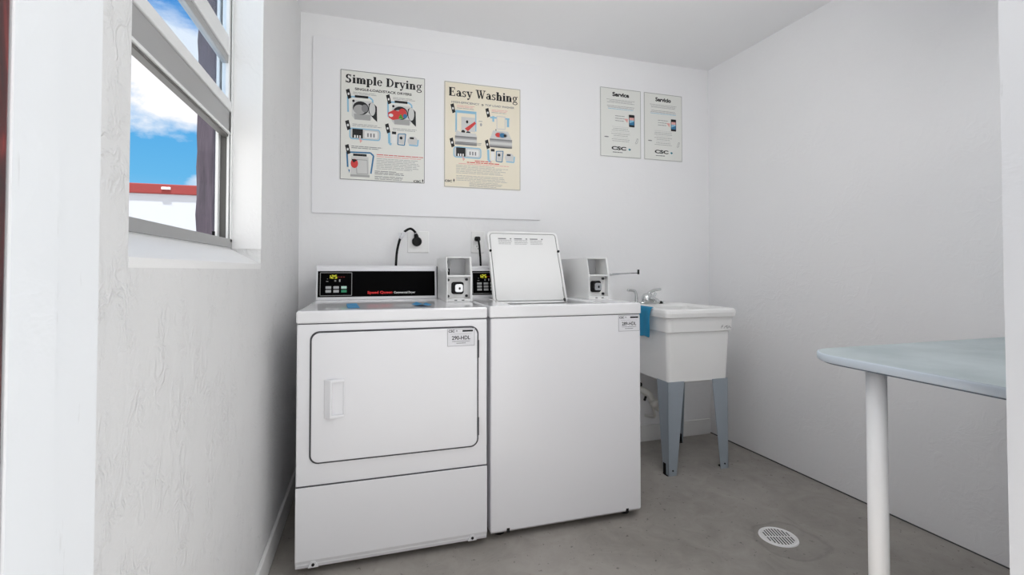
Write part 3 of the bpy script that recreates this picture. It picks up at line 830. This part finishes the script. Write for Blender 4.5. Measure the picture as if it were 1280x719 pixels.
def card_icon(I, x, y):
    I.path([(x, y), (x + 0.005, y + 0.105), (x + 0.03, y + 0.112)], 0.012, M['ink_blue'])
    I.rect(x + 0.035, y - 0.01, x + 0.085, y + 0.015, M['ink'])
    I.rect(x + 0.038, y + 0.015, x + 0.082, y + 0.10, M['ink_white'])
    I.path([(x + 0.11, y + 0.01), (x + 0.20, y + 0.005), (x + 0.185, y + 0.112), (x + 0.105, y + 0.108), (x + 0.11, y + 0.01)], 0.005, M['ink_dblue'])
    I.poly([(x + 0.12, y + 0.02), (x + 0.19, y + 0.015), (x + 0.178, y + 0.10), (x + 0.118, y + 0.095)], M['ink_pale'])
    I.disc(x + 0.145, y + 0.045, 0.018, 0.014, M['ink'])
    I.disc(x + 0.285, y + 0.065, 0.062, 0.045, M['ink_pale'])
    I.rect(x + 0.25, y + 0.03, x + 0.30, y + 0.048, M['ink'])
    I.path([(x + 0.24, y + 0.105), (x + 0.345, y + 0.108), (x + 0.352, y + 0.05)], 0.007, M['ink_blue'])

def csc(I, x, y, size, w, col=True):
    I.text('CSC', x, y, size, M['ink'], bold=size * 0.045, width=w)
    I.poly([(x + w * 1.13, y - 0.018), (x + w * 1.22, y - 0.034), (x + w * 1.33, y - 0.020), (x + w * 1.24, y + 0.002)], M['ink_teal'] if col else M['ink'])
    I.poly([(x + w * 1.22, y - 0.030), (x + w * 1.31, y - 0.018), (x + w * 1.24, y - 0.002)], M['ink'])

# --- drying
yp = YB - 0.013
r1, mk = poster('instruction_poster', 'white Simple Drying poster with drawings of dryers, left one on the wall board', -0.152, 1.529, 0.281, 2.102, yp, M['paper'], M['ink_grey'])
I = mk(); I.serif('Simple Drying', 0.055, 0.965, 0.118, 0.078, M['ink']); I.build('title', r1)
I = mk(); I.text('SINGLE-LOAD/STACK DRYERS', 0.5, 0.178, 0.0175, M['ink'], 'CENTER', bold=0.0005, width=0.67); I.build('subtitle', r1)
for x, y, cl in ((0.135, 0.225, False), (0.60, 0.238, True)):
    I = mk(); dryer_icon(I, x, y, cl); tag_icon(I, x - 0.045, y - 0.005)
    for k in range(2):
        I.fine(x + 0.01, x + 0.28, y - 0.028 + k * 0.013, 0.007, M['ink_lt'])
    I.build('diagram', r1)
I = mk(); panel_icon(I, 0.105, 0.525); tag_icon(I, 0.085, 0.505)
for k in range(2): I.fine(0.14, 0.48, 0.488 + k * 0.014, 0.008, M['ink_lt'])
I.build('diagram', r1)
I = mk(); card_icon(I, 0.565, 0.54); tag_icon(I, 0.545, 0.505)
for k in range(2): I.fine(0.61, 0.90, 0.497 + k * 0.014, 0.008, M['ink_lt'])
I.build('diagram', r1)
I = mk()
x, y = 0.12, 0.755
I.path([(x - 0.03, y + 0.13), (x - 0.04, y - 0.005), (x + 0.23, y - 0.01), (x + 0.265, y + 0.015), (x + 0.235, y + 0.18)], 0.008, M['ink_dblue'])
I.poly([(x + 0.01, y + 0.03), (x + 0.205, y + 0.03), (x + 0.22, y + 0.215), (x, y + 0.215)], M['ink_pale'])
I.poly([(x + 0.06, y + 0.055), (x + 0.195, y + 0.055), (x + 0.2, y + 0.19), (x + 0.07, y + 0.19)], M['ink_lt'])
I.poly([(x + 0.068, y + 0.062), (x + 0.188, y + 0.062), (x + 0.193, y + 0.183), (x + 0.078, y + 0.183)], M['ink_pale'])
I.rect(x + 0.03, y + 0.005, x + 0.185, y + 0.026, M['ink'])
I.disc(x + 0.045, y + 0.095, 0.042, 0.042, M['ink_red']); I.poly([(x + 0.01, y + 0.055), (x + 0.085, y + 0.06), (x + 0.035, y + 0.088)], M['ink'])
I.rect(x, y + 0.195, x + 0.22, y + 0.215, M['ink_lt'])
I.poly([(x - 0.025, y + 0.15), (x - 0.005, y + 0.155), (x - 0.012, y + 0.185)], M['ink_dblue'])
tag_icon(I, 0.085, 0.725)
for k in range(2): I.fine(0.13, 0.52, 0.69 + k * 0.015, 0.008, M['ink_grey'])
I.build('diagram', r1)
I = mk()
I.fine(0.42, 0.98, 0.752, 0.009, M['ink_red'], ragged=0.0); I.fine(0.42, 0.96, 0.770, 0.009, M['ink_pink'], ragged=0.05)
for k in range(7): I.fine(0.42, 0.95, 0.790 + k * 0.0155, 0.007, M['ink_lt'], ragged=0.3)
for k in range(3): I.fine(0.40, 0.76, 0.905 + k * 0.0135 , 0.008, M['ink_grey'], ragged=0.3)
for k in range(3): I.fine(0.40, 0.78, 0.953 + k * 0.0125, 0.007, M['ink_grey'], ragged=0.3)
I.build('fine_print', r1)
I = mk(); I.rect(0.845, 0.965, 0.998, 0.998, M['paper']); csc(I, 0.862, 0.992, 0.0155, 0.092, False); I.build('logo', r1)

# --- washing
r2, mk = poster('instruction_poster', 'cream Easy Washing poster with drawings of washers, right one on the wall board', 0.386, 1.518, 0.825, 2.103, yp, M['paper_cream'], M['ink_lt'])
I = mk(); I.serif('Easy Washing', 0.055, 0.965, 0.135, 0.082, M['ink']); I.build('title', r2)
I = mk()
I.text('HIGH-EFFICIENCY', 0.09, 0.200, 0.0155, M['ink_grey'], bold=0.0003, width=0.36)
I.path([(0.475, 0.194), (0.487, 0.187), (0.500, 0.190), (0.497, 0.199), (0.480, 0.200)], 0.003, M['ink'])
I.text('TOP LOAD WASHER', 0.525, 0.200, 0.0155, M['ink_grey'], bold=0.0003, width=0.39)
I.build('subtitle', r2)
for x, y, op in ((0.14, 0.275, False), (0.59, 0.285, True)):
    I = mk()
    if not op:
        I.poly([(x, y - 0.01), (x + 0.27, y - 0.01), (x + 0.27, y + 0.015), (x + 0.02, y + 0.015), (x + 0.02, y + 0.20), (x, y + 0.20)], M['ink_blue'])
        I.rect(x + 0.255, y + 0.015, x + 0.27, y + 0.18, M['ink_blue'])
        I.rect(x + 0.075, y + 0.05, x + 0.255, y + 0.19, M['ink_pale'])
        I.poly([(x + 0.12, y + 0.16), (x + 0.25, y + 0.085), (x + 0.265, y + 0.105), (x + 0.16, y + 0.185)], M['ink_red'])
        I.disc(x + 0.15, y + 0.095, 0.015, 0.015, M['ink']); I.disc(x + 0.10, y + 0.195, 0.025, 0.02, M['ink']); I.disc(x + 0.165, y + 0.20, 0.03, 0.015, M['ink'])
        I.poly([(x + 0.01, y + 0.18), (x + 0.08, y + 0.20), (x + 0.26, y + 0.20), (x + 0.28, y + 0.235), (x, y + 0.235)], M['ink_pale'])
        I.disc(x + 0.33, y + 0.11, 0.014, 0.016, M['ink_lt']); I.fine(x + 0.30, x + 0.36, y + 0.075, 0.01, M['ink_lt'])
        y2 = y + 0.235
        xs = (x - 0.005, x + 0.275)
    else:
        I.path([(x + 0.0, y + 0.02), (x + 0.26, y + 0.02)], 0.009, M['ink_blue'])
        I.rect(x + 0.03, y + 0.005, x + 0.055, y + 0.06, M['ink_blue']); I.rect(x + 0.225, y + 0.02, x + 0.255, y + 0.10, M['ink_blue'])
        I.rect(x + 0.085, y, x + 0.205, y + 0.13, M['ink_pale']); I.rect(x + 0.095, y + 0.008, x + 0.195, y + 0.122, M['paper_cream'])
        I.rect(x + 0.07, y + 0.13, x + 0.085, y + 0.17, M['ink_grey'])
        I.poly([(x + 0.04, y + 0.145), (x + 0.24, y + 0.145), (x + 0.29, y + 0.225), (x, y + 0.225)], M['ink_pale'])
        I.disc(x + 0.15, y + 0.185, 0.085, 0.028, M['ink_lt']); I.disc(x + 0.105, y + 0.185, 0.035, 0.022, M['ink_red']); I.disc(x + 0.165, y + 0.186, 0.04, 0.022, M['ink_dblue']); I.disc(x + 0.2, y + 0.188, 0.02, 0.014, M['ink'])
        y2 = y + 0.225
        xs = (x - 0.005, x + 0.295)
    for k in range(6):
        mm = (M['ink_grey'], M['ink_lt'], M['ink_pale'], M['ink_pale'], M['ink_lt'], M['ink_grey'])[k]
        I.rect(xs[0], y2 + k * 0.014, xs[1], y2 + (k + 1) * 0.014, mm)
    tag_icon(I, x - 0.035, y - 0.022)
    for k in range(3): I.fine(x + 0.02, x + 0.26, y - 0.058 + k * 0.013, 0.007, M['ink_pink'] if k < 2 else M['ink_lt'])
    I.build('diagram', r2)
I = mk(); panel_icon(I, 0.115, 0.612); tag_icon(I, 0.095, 0.578)
for k in range(2): I.fine(0.16, 0.48, 0.565 + k * 0.014, 0.008, M['ink_lt'])
I.build('diagram', r2)
I = mk(); card_icon(I, 0.565, 0.62); tag_icon(I, 0.55, 0.57)
for k in range(2): I.fine(0.61, 0.88, 0.575 + k * 0.014, 0.008, M['ink_lt'])
I.build('diagram', r2)
I = mk()
I.fine(0.38, 0.62, 0.735, 0.011, M['ink_red'], True); I.fine(0.28, 0.72, 0.752, 0.011, M['ink_red'], True, 0.05); I.fine(0.18, 0.84, 0.769, 0.009, M['ink_pink'], True, 0.05)
for k in range(6): I.fine(0.15, 0.84, 0.787 + k * 0.0145, 0.006, M['ink_lt'], ragged=0.3)
for k in range(4): I.fine(0.15, 0.84, 0.885 + k * 0.0145, 0.006, M['ink_lt'], ragged=0.3)
for k in range(4): I.fine(0.32, 0.76, 0.945 + k * 0.012, 0.006, M['ink_lt'], ragged=0.35)
I.build('fine_print', r2)
I = mk(); I.rect(0.002, 0.925, 0.165, 0.998, M['paper_cream']); csc(I, 0.006, 0.952, 0.0155, 0.095, False); I.build('logo', r2)

# --- service notices
for x0, x1, ti, lab in ((1.341, 1.624, 'Service', 'pale grey Service notice, left of the two notices on the bare wall'), (1.647, 1.927, 'Servicio', 'pale grey Servicio notice, right of the two notices near the corner')):
    r3, mk = poster('service_notice', lab, x0, 1.759, x1, 2.185, YB, M['paper_grey'], M['ink_lt'])
    I = mk(); I.text(ti, 0.5, 0.115, 0.034, M['ink'], 'CENTER', bold=0.0016, width=0.41); I.build('title', r3)
    I = mk()
    for k in range(3): I.fine(0.14, 0.86, 0.165 + k * 0.02, 0.009, M['ink_lt'], True, 0.3)
    I.build('fine_print', r3); I = mk()
    for k in range(3): I.fine(0.16, 0.84, 0.255 + k * 0.021, 0.010, M['ink_lt'] if k < 2 else M['ink_blue'], True, 0.2)
    for k in range(3): I.fine(0.36, 0.62, 0.395 + k * 0.035, 0.014, M['ink_lt'])
    I.build('fine_print', r3); I = mk()
    for k in range(9): I.fine(0.25, 0.74, 0.555 + k * 0.026, 0.009, M['ink_lt'] if k % 3 else M['ink_pale'], True, 0.3)
    I.build('fine_print', r3)
    I = mk()
    I.poly(rrect(0.70, 0.365, 0.84, 0.545, 0.012, 3), M['ink'])
    I.rect(0.712, 0.405, 0.828, 0.445, M['ink_pink']); I.rect(0.712, 0.445, 0.828, 0.515, M['ink_blue']); I.poly([(0.712, 0.49), (0.828, 0.46), (0.828, 0.515), (0.712, 0.515)], M['ink_dblue'])
    I.poly([(0.58, 0.43), (0.68, 0.43), (0.66, 0.49)], M['ink_pink'])
    I.build('phone_picture', r3)
    I = mk()
    I.path([(0.86, 0.78), (0.90, 0.71), (0.925, 0.71), (0.91, 0.77), (0.865, 0.79)], 0.002, M['ink_grey'])
    I.build('small_mark', r3); I = mk()
    I.disc(0.15, 0.715, 0.055, 0.008, M['ink_grey'])
    I.build('small_mark', r3)
    I = mk(); csc(I, 0.27, 0.895, 0.029, 0.36); I.fine(0.30, 0.54, 0.925, 0.016, M['ink_grey'], ragged=0); I.build('logo', r3)

# ------------------------------------------------------------------ laundry sink
K = thing('laundry_sink', 'white plastic laundry tub on tapered blue-grey steel legs', 'sink', (1.655, 2.31, 0))
def rr3(x0, y0, x1, y1, r, z): return [(x, y, z) for x, y in rrect(x0, y0, x1, y1, r, 5)]
tb = MB()
tb.loft([rr3(1.480, 2.100, 1.822, 2.520, 0.02, 0.474), rr3(1.468, 2.088, 1.835, 2.532, 0.022, 0.482), rr3(1.461, 2.080, 1.849, 2.545, 0.022, 0.738), rr3(1.452, 2.068, 1.858, 2.555, 0.024, 0.742),
         rr3(1.450, 2.064, 1.859, 2.558, 0.024, 0.812), rr3(1.437, 2.050, 1.872, 2.575, 0.03, 0.818), rr3(1.434, 2.046, 1.875, 2.577, 0.034, 0.838), rr3(1.436, 2.048, 1.873, 2.576, 0.034, 0.852), rr3(1.443, 2.056, 1.866, 2.57, 0.032, 0.858),
         rr3(1.466, 2.082, 1.843, 2.44, 0.04, 0.858), rr3(1.476, 2.092, 1.833, 2.43, 0.04, 0.845), rr3(1.50, 2.12, 1.80, 2.40, 0.05, 0.52)], M['tub'])
basin = tb.build('basin', K, bevel=0.0)
lg = Ink((1.775, 2.0642, 0.772), (1, 0, 0), (0, 0, -1), (0, -1, 0), 0.07, 0.025, 0.0004)
# an illegible dark script mark on the apron
lg.path([(0.04, 0.75), (0.08, 0.15), (0.22, 0.12)], 0.0022, M['ink_grey']).path([(0.06, 0.42), (0.18, 0.40)], 0.002, M['ink_grey'])
lg.path([(0.28, 0.75), (0.36, 0.45), (0.46, 0.30), (0.62, 0.22)], 0.0022, M['ink_grey']).path([(0.50, 0.2), (0.54, 0.7), (0.64, 0.7), (0.66, 0.3)], 0.0022, M['ink_grey'])
lg.path([(0.72, 0.7), (0.74, 0.35), (0.82, 0.35), (0.84, 0.7), (0.94, 0.7)], 0.002, M['ink_grey'])
lg.build('maker_mark', K)
def leg(front, left):
    """pressed steel angle, wide at the tub and narrow at the floor"""
    sx = 1 if left else -1; sy = 1 if front else -1
    xt, xb = (1.464, 1.475) if left else (1.834, 1.846)
    yt, yb = (2.086, 2.100) if front else (2.534, 2.530)
    wt, wb, tk = 0.098, 0.048, 0.0025
    m_ = M['leg']
    L_ = MB()
    zt = 0.485
    a = [(xt, yt, zt), (xt + sx * wt, yt, zt), (xb + sx * wb, yb, 0.0), (xb, yb, 0.0)]
    L_.add(a + [(x, y + sy * tk, z) for x, y, z in a], [(0, 1, 2, 3), (7, 6, 5, 4), (0, 4, 5, 1), (1, 5, 6, 2), (2, 6, 7, 3), (3, 7, 4, 0)], m_)
    a = [(xt, yt, zt), (xt, yt + sy * wt, zt), (xb, yb + sy * wb, 0.0), (xb, yb, 0.0)]
    L_.add(a + [(x + sx * tk, y, z) for x, y, z in a], [(0, 1, 2, 3), (7, 6, 5, 4), (0, 4, 5, 1), (1, 5, 6, 2), (2, 6, 7, 3), (3, 7, 4, 0)], m_)
    o = L_.build('leg', K)
    cx_ = xb + sx * wb * 0.5
    MB().tube([(cx_, yb + sy * 0.004, 0.027), (cx_, yb - sy * 0.004, 0.027)], 0.0045, M['screw_dark'], 8).build('bolt', o)
    ft = MB().prism(rrect(min(xb - sx * 0.006, xb + sx * 0.03), min(yb + sy * 0.004, yb + sy * 0.046), max(xb - sx * 0.006, xb + sx * 0.03), max(yb + sy * 0.004, yb + sy * 0.046), 0.006, 3), 'z', 0.0, 0.004, M['black_rubber'])
    ft.prism([(xb - sx * 0.004, 0.004), (xb + sx * 0.012, 0.004), (xb + sx * 0.012, 0.045), (xb - sx * 0.004, 0.06)], 'y', yb + sy * 0.022, yb + sy * 0.042, M['black_rubber'])
    ft.build('foot', o)
for fr_ in (True, False):
    for lf in (True, False):
        leg(fr_, lf)
# faucet
fa = MB()
fa.prism(rrect(1.548, 2.465, 1.668, 2.515, 0.02, 5), 'z', 0.857, 0.869, M['chrome'])
faucet = fa.build('faucet', K, bevel=0.003)
bo = MB()
bo.loft([[(1.605 + r * 1.25 * math.cos(2 * math.pi * i / 20), 2.485 + r * math.sin(2 * math.pi * i / 20), z) for i in range(20)] for r, z in ((0.032, 0.868), (0.032, 0.885), (0.028, 0.905), (0.020, 0.918), (0.006, 0.924))], M['chrome'], smooth=True)
bo.build('valve_body', faucet)
MB().tube(bez([(1.605, 2.48, 0.885), (1.605, 2.44, 0.893), (1.605, 2.39, 0.885), (1.605, 2.375, 0.872)]), 0.011, M['chrome']).build('spout', faucet)
MB().tube(bez([(1.608, 2.487, 0.912), (1.625, 2.487, 0.928), (1.655, 2.485, 0.940), (1.695, 2.482, 0.945)]), [0.010] * 8 + [0.009] * 8 + [0.009] * 8 + [0.006], M['chrome']).build('handle', faucet)
MB().tube(bez([(1.640, 2.487, 0.868), (1.645, 2.487, 0.888), (1.652, 2.485, 0.905), (1.662, 2.484, 0.924)]), 0.007, M['chrome']).build('handle_stem', faucet)
MB().tube(bez([(1.530, 2.49, 0.857), (1.530, 2.49, 0.885), (1.528, 2.49, 0.920), (1.515, 2.49, 0.938), (1.470, 2.488, 0.942)]), [0.014] * 4 + [0.009] * 28 + [0.007], M['chrome']).build('handle', faucet)
st = MB().tube([(1.690, 2.475, 0.858), (1.690, 2.475, 0.868), (1.690, 2.475, 0.874)], [0.012, 0.012, 0.006], M['black_rubber']).tube([(1.704, 2.475, 0.858), (1.706, 2.475, 0.876)], 0.006, M['chrome'])
st.build('sink_stopper', origin=(1.69, 2.475, 0.858), props=P('tiny dark and chrome stopper beside the faucet', 'stopper'))
# drain and hoses below
tp_ = MB().tube(bez([(1.66, 2.30, 0.476), (1.66, 2.31, 0.41), (1.655, 2.34, 0.31), (1.630, 2.38, 0.255), (1.600, 2.41, 0.275), (1.575, 2.43, 0.33), (1.545, 2.46, 0.352), (1.515, 2.575, 0.352)]), 0.019, M['pvc'], 14).build('drain_trap', K)
for a, b_ in (((1.540, 2.466, 0.352), (1.534, 2.492, 0.352)), ((1.655, 2.315, 0.40), (1.656, 2.322, 0.375)), ((1.606, 2.40, 0.268), (1.590, 2.418, 0.295))):
    MB().tube([a, b_], 0.026, M['pvc'], 10).build('slip_nut', tp_)
MB().tube(bez([(1.512, 2.57, 0.385), (1.520, 2.50, 0.385), (1.535, 2.46, 0.375)]), 0.021, M['black_rubber']).build('pipe_coupling', tp_)
hs = MB().tube(bez([(1.535, 2.52, 0.37), (1.56, 2.47, 0.33), (1.592, 2.45, 0.29), (1.612, 2.44, 0.235), (1.622, 2.45, 0.19), (1.64, 2.57, 0.16)]), 0.008, M['pvc'], 8)
hs.tube([(1.596, 2.425, 0.285), (1.606, 2.42, 0.268)], 0.013, M['black_rubber']).tube([(1.560, 2.44, 0.315), (1.545, 2.43, 0.298)], 0.007, M['black_rubber'])
hs.build('supply_hose', K)

# ------------------------------------------------------------------ towel over the left rim of the sink
tw = MB()
prof = [(1.4255, 0.700), (1.4250, 0.76), (1.4245, 0.82), (1.4275, 0.852), (1.437, 0.8615), (1.446, 0.8615)]
ny = 13
g, fs = [], []
for i, (x, z) in enumerate(prof):
    for j in range(ny):
        u = j / (ny - 1)
        k = 1.0 if i < 3 else 0.15
        g.append((x + (-1 if i < 5 else 1) * 0.004 * k * (1 + math.sin(u * 9 + i * 0.3)), 2.178 + 0.13 * u, z + (0.004 * math.sin(u * 5) if i == 0 else 0)))
fs = [(i * ny + j, (i + 1) * ny + j, (i + 1) * ny + j + 1, i * ny + j + 1) for i in range(len(prof) - 1) for j in range(ny - 1)]
tw.add(g, fs, M['towel'], True)
o = tw.build('cloth', origin=(1.45, 2.24, 0.863), props=P('blue cloth draped over the left rim of the laundry tub', 'cloth'))
sd = o.modifiers.new('thick', 'SOLIDIFY'); sd.thickness = 0.004; sd.offset = 1
sb_ = o.modifiers.new('sub', 'SUBSURF'); sb_.levels = 1; sb_.render_levels = 2

# ------------------------------------------------------------------ table
Tt = thing('folding_table', 'pale blue-grey covered table with rounded corner on a white pole leg', 'table', (1.65, 0.8, 0))
tx0, tx1, ty0, ty1, zt = 1.150, 2.17, 0.548, 1.034, 0.838
xr_at = lambda y: XRF + (XR - XRF) * (y - 0.42) / (YB - 0.42) - 0.003
r_ = 0.105
pts = [(xr_at(ty0), ty0), (xr_at(ty1), ty1)]
for k in range(13):
    a = R(90 + 90 * k / 12)
    pts.append((tx0 + r_ + r_ * math.cos(a), ty1 - r_ + r_ * math.sin(a)))
pts.append((tx0, ty0))
def inset(d):
    out = [(xr_at(ty0), ty0), (xr_at(ty1), ty1 - d)]
    for k in range(13):
        a = R(90 + 90 * k / 12)
        out.append((tx0 + r_ + (r_ - d) * math.cos(a), ty1 - r_ + (r_ - d) * math.sin(a)))
    return out + [(tx0 + d, ty0)]
rg = lambda d, z: [(x, y, z) for x, y in inset(d)]
top = MB().loft([rg(0.0045, zt - 0.001), rg(0.005, zt)], M['fabric'], False, True)
e = MB().loft([rg(0.004, zt - 0.021), rg(0.0005, zt - 0.018), rg(0.0, zt - 0.004), rg(0.0015, zt - 0.0012), rg(0.005, zt - 0.0003)], M['table_edge'], True, False, True)
top.build('tabletop', Tt)
e.build('edge_band', Tt)
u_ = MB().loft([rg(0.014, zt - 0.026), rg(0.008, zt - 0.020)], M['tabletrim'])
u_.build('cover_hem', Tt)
lx, ly = 1.205, 0.862
pole = MB().tube([(lx, ly, 0.0), (lx, ly, 0.4), (lx, ly, zt - 0.025)], 0.0215, M['pole'], 28).build('leg', Tt)
MB().box((xr_at(0.8) - 0.03, 0.57, zt - 0.085), (xr_at(1.0) - 0.002, 1.0, zt - 0.032), M['pole']).build('wall_cleat', Tt)

# ------------------------------------------------------------------ floor drain
dr = thing('floor_drain', 'round white floor drain grate set in the grey floor', 'drain', (1.558, 1.502, 0))
dcx, dcy, dr_ = 1.558, 1.502, 0.0715
n = 40
ringp = lambda r, z: [(dcx + r * math.cos(2 * math.pi * i / n), dcy + r * math.sin(2 * math.pi * i / n), z) for i in range(n)]
MB().loft([ringp(dr_, 0.0002), ringp(dr_ - 0.001, 0.004), ringp(dr_ - 0.006, 0.005), ringp(dr_ - 0.007, 0.0022)], M['plate'], False, False, True).build('rim', dr)
MB().loft([ringp(dr_ - 0.0055, 0.0004), ringp(dr_ - 0.0055, 0.003)], M['base'], True, True).build('grate', dr)
sl = MB()
th = R(-18)
for k in range(9):
    for side in (-1, 1):
        x = -0.046 + k * 0.0115
        yl = math.sqrt(max(0, 0.055 ** 2 - x * x))
        a, b_ = (0.004, yl) if side > 0 else (-yl, -0.004)
        if yl < 0.012: continue
        q = [(x - 0.0019, a), (x + 0.0019, a), (x + 0.0019, b_), (x - 0.0019, b_)]
        q = [(dcx + px * math.cos(th) - py * math.sin(th), dcy + px * math.sin(th) + py * math.cos(th)) for px, py in q]
        sl.prism(q, 'z', 0.0020, 0.0042, M['dark'])
sl.build('grate_slot', dr)

# ------------------------------------------------------------------ unseen hanging lamp, added as fill above the picture's top edge
cl_ = thing('added_fill_lamp', 'unseen white tube lamp added as fill light, hung on rods from the ceiling', 'lamp', (1.0, 1.15, ZC))
zl = 2.13
MB().box((0.40, 1.07, zl + 0.045), (1.60, 1.23, zl + 0.075), M['alu_white']).build('fill_lamp_body', cl_, bevel=0.004)
prof_ = [(1.08, zl + 0.045)] + [(1.08 + 0.14 * k / 12, zl - 0.05 * math.sin(math.pi * k / 12) ** 0.5) for k in range(13)] + [(1.22, zl + 0.045)]
MB().prism(prof_, 'x', 0.42, 1.58, M['lamp']).build('fill_diffuser', cl_)
for x in (0.40, 1.58):
    MB().box((x, 1.075, zl - 0.05), (x + 0.02, 1.225, zl + 0.045), M['alu_white']).build('end_cap', cl_)
for x in (0.6, 1.4):
    MB().tube([(x, 1.15, zl + 0.07), (x, 1.15, ZC)], 0.006, M['steel'], 8).build('rod', cl_)

# ------------------------------------------------------------------ sky
wd = bpy.data.worlds.new('sky'); S.world = wd; wd.use_nodes = True
N, L = wd.node_tree.nodes, wd.node_tree.links
N.clear()
out = N.new('ShaderNodeOutputWorld'); bg = N.new('ShaderNodeBackground')
L.new(bg.outputs[0], out.inputs[0])
tc = N.new('ShaderNodeTexCoord')
sp = N.new('ShaderNodeSeparateXYZ'); L.new(tc.outputs['Generated'], sp.inputs[0])
blue = ramp(N, L, sp.outputs['Z'], [(0.0, lin((176, 216, 240))), (0.16, lin((104, 184, 234))), (0.30, lin((76, 164, 228))), (0.7, lin((60, 140, 216)))])
mp = N.new('ShaderNodeMapping'); mp.inputs['Location'].default_value = (0.28, 0.0, -0.08); mp.inputs['Scale'].default_value = (1, 1, 1.7)
L.new(tc.outputs['Generated'], mp.inputs['Vector'])
cn = noise(N, L, mp.outputs['Vector'], 3.4, 8, 0.55, 0.25)
cl = ramp(N, L, cn, [(0.47, (0, 0, 0)), (0.56, (1, 1, 1))])
mxs = N.new('ShaderNodeMix'); mxs.data_type = 'RGBA'
L.new(cl, mxs.inputs['Factor']); L.new(blue, mxs.inputs['A']); mxs.inputs['B'].default_value = (1.0, 1.0, 1.02, 1)
# hazy brightness on the sun's side of the sky, behind the camera
back = mathn(N, L, 'MULTIPLY', sp.outputs['Y'], -1.0)
gl = N.new('ShaderNodeMapRange'); gl.interpolation_type = 'SMOOTHSTEP'
gl.inputs['From Min'].default_value = -0.1; gl.inputs['From Max'].default_value = 0.8
gl.inputs['To Min'].default_value = 0.0; gl.inputs['To Max'].default_value = 1.0
L.new(back, gl.inputs['Value'])
mxh = N.new('ShaderNodeMix'); mxh.data_type = 'RGBA'
L.new(gl.outputs[0], mxh.inputs['Factor']); L.new(mxs.outputs['Result'], mxh.inputs['A']); mxh.inputs['B'].default_value = (1.0, 1.0, 1.0, 1)
L.new(mxh.outputs['Result'], bg.inputs['Color'])
SUNSIDE = 0.35
L.new(mathn(N, L, 'ADD', mathn(N, L, 'MULTIPLY', gl.outputs[0], SUNSIDE), 1.0), bg.inputs['Strength'])

# high sun behind the camera: it lights the paving and the floor just inside the doorway
sun = bpy.data.lights.new('sun', 'SUN'); sun.energy = 8.0; sun.angle = R(2)
so = bpy.data.objects.new('sun', sun); COL.objects.link(so)
so.rotation_euler = Vector((0.0, 0.27, -0.96)).to_track_quat('-Z', 'Y').to_euler()

# ------------------------------------------------------------------ camera
cam = bpy.data.cameras.new('camera')
cam.sensor_width = 36; cam.lens = 588 / 1280 * 36
cam.shift_y = -33.0 / 1280
cam.clip_start = 0.02
co = bpy.data.objects.new('camera', cam); COL.objects.link(co)
co.location = (0, 0, 1.06)
co.rotation_euler = (R(90 + 1.12), 0, R(-16.8))
S.camera = co

# ------------------------------------------------------------------ render look
S.view_settings.view_transform = 'Standard'
S.view_settings.look = 'None'
S.view_settings.gamma = 1
S.view_settings.use_curve_mapping = False
S.view_settings.exposure = 0.04
S.cycles.max_bounces = 12
S.cycles.diffuse_bounces = 8
S.cycles.caustics_reflective = False
S.cycles.sample_clamp_indirect = 6
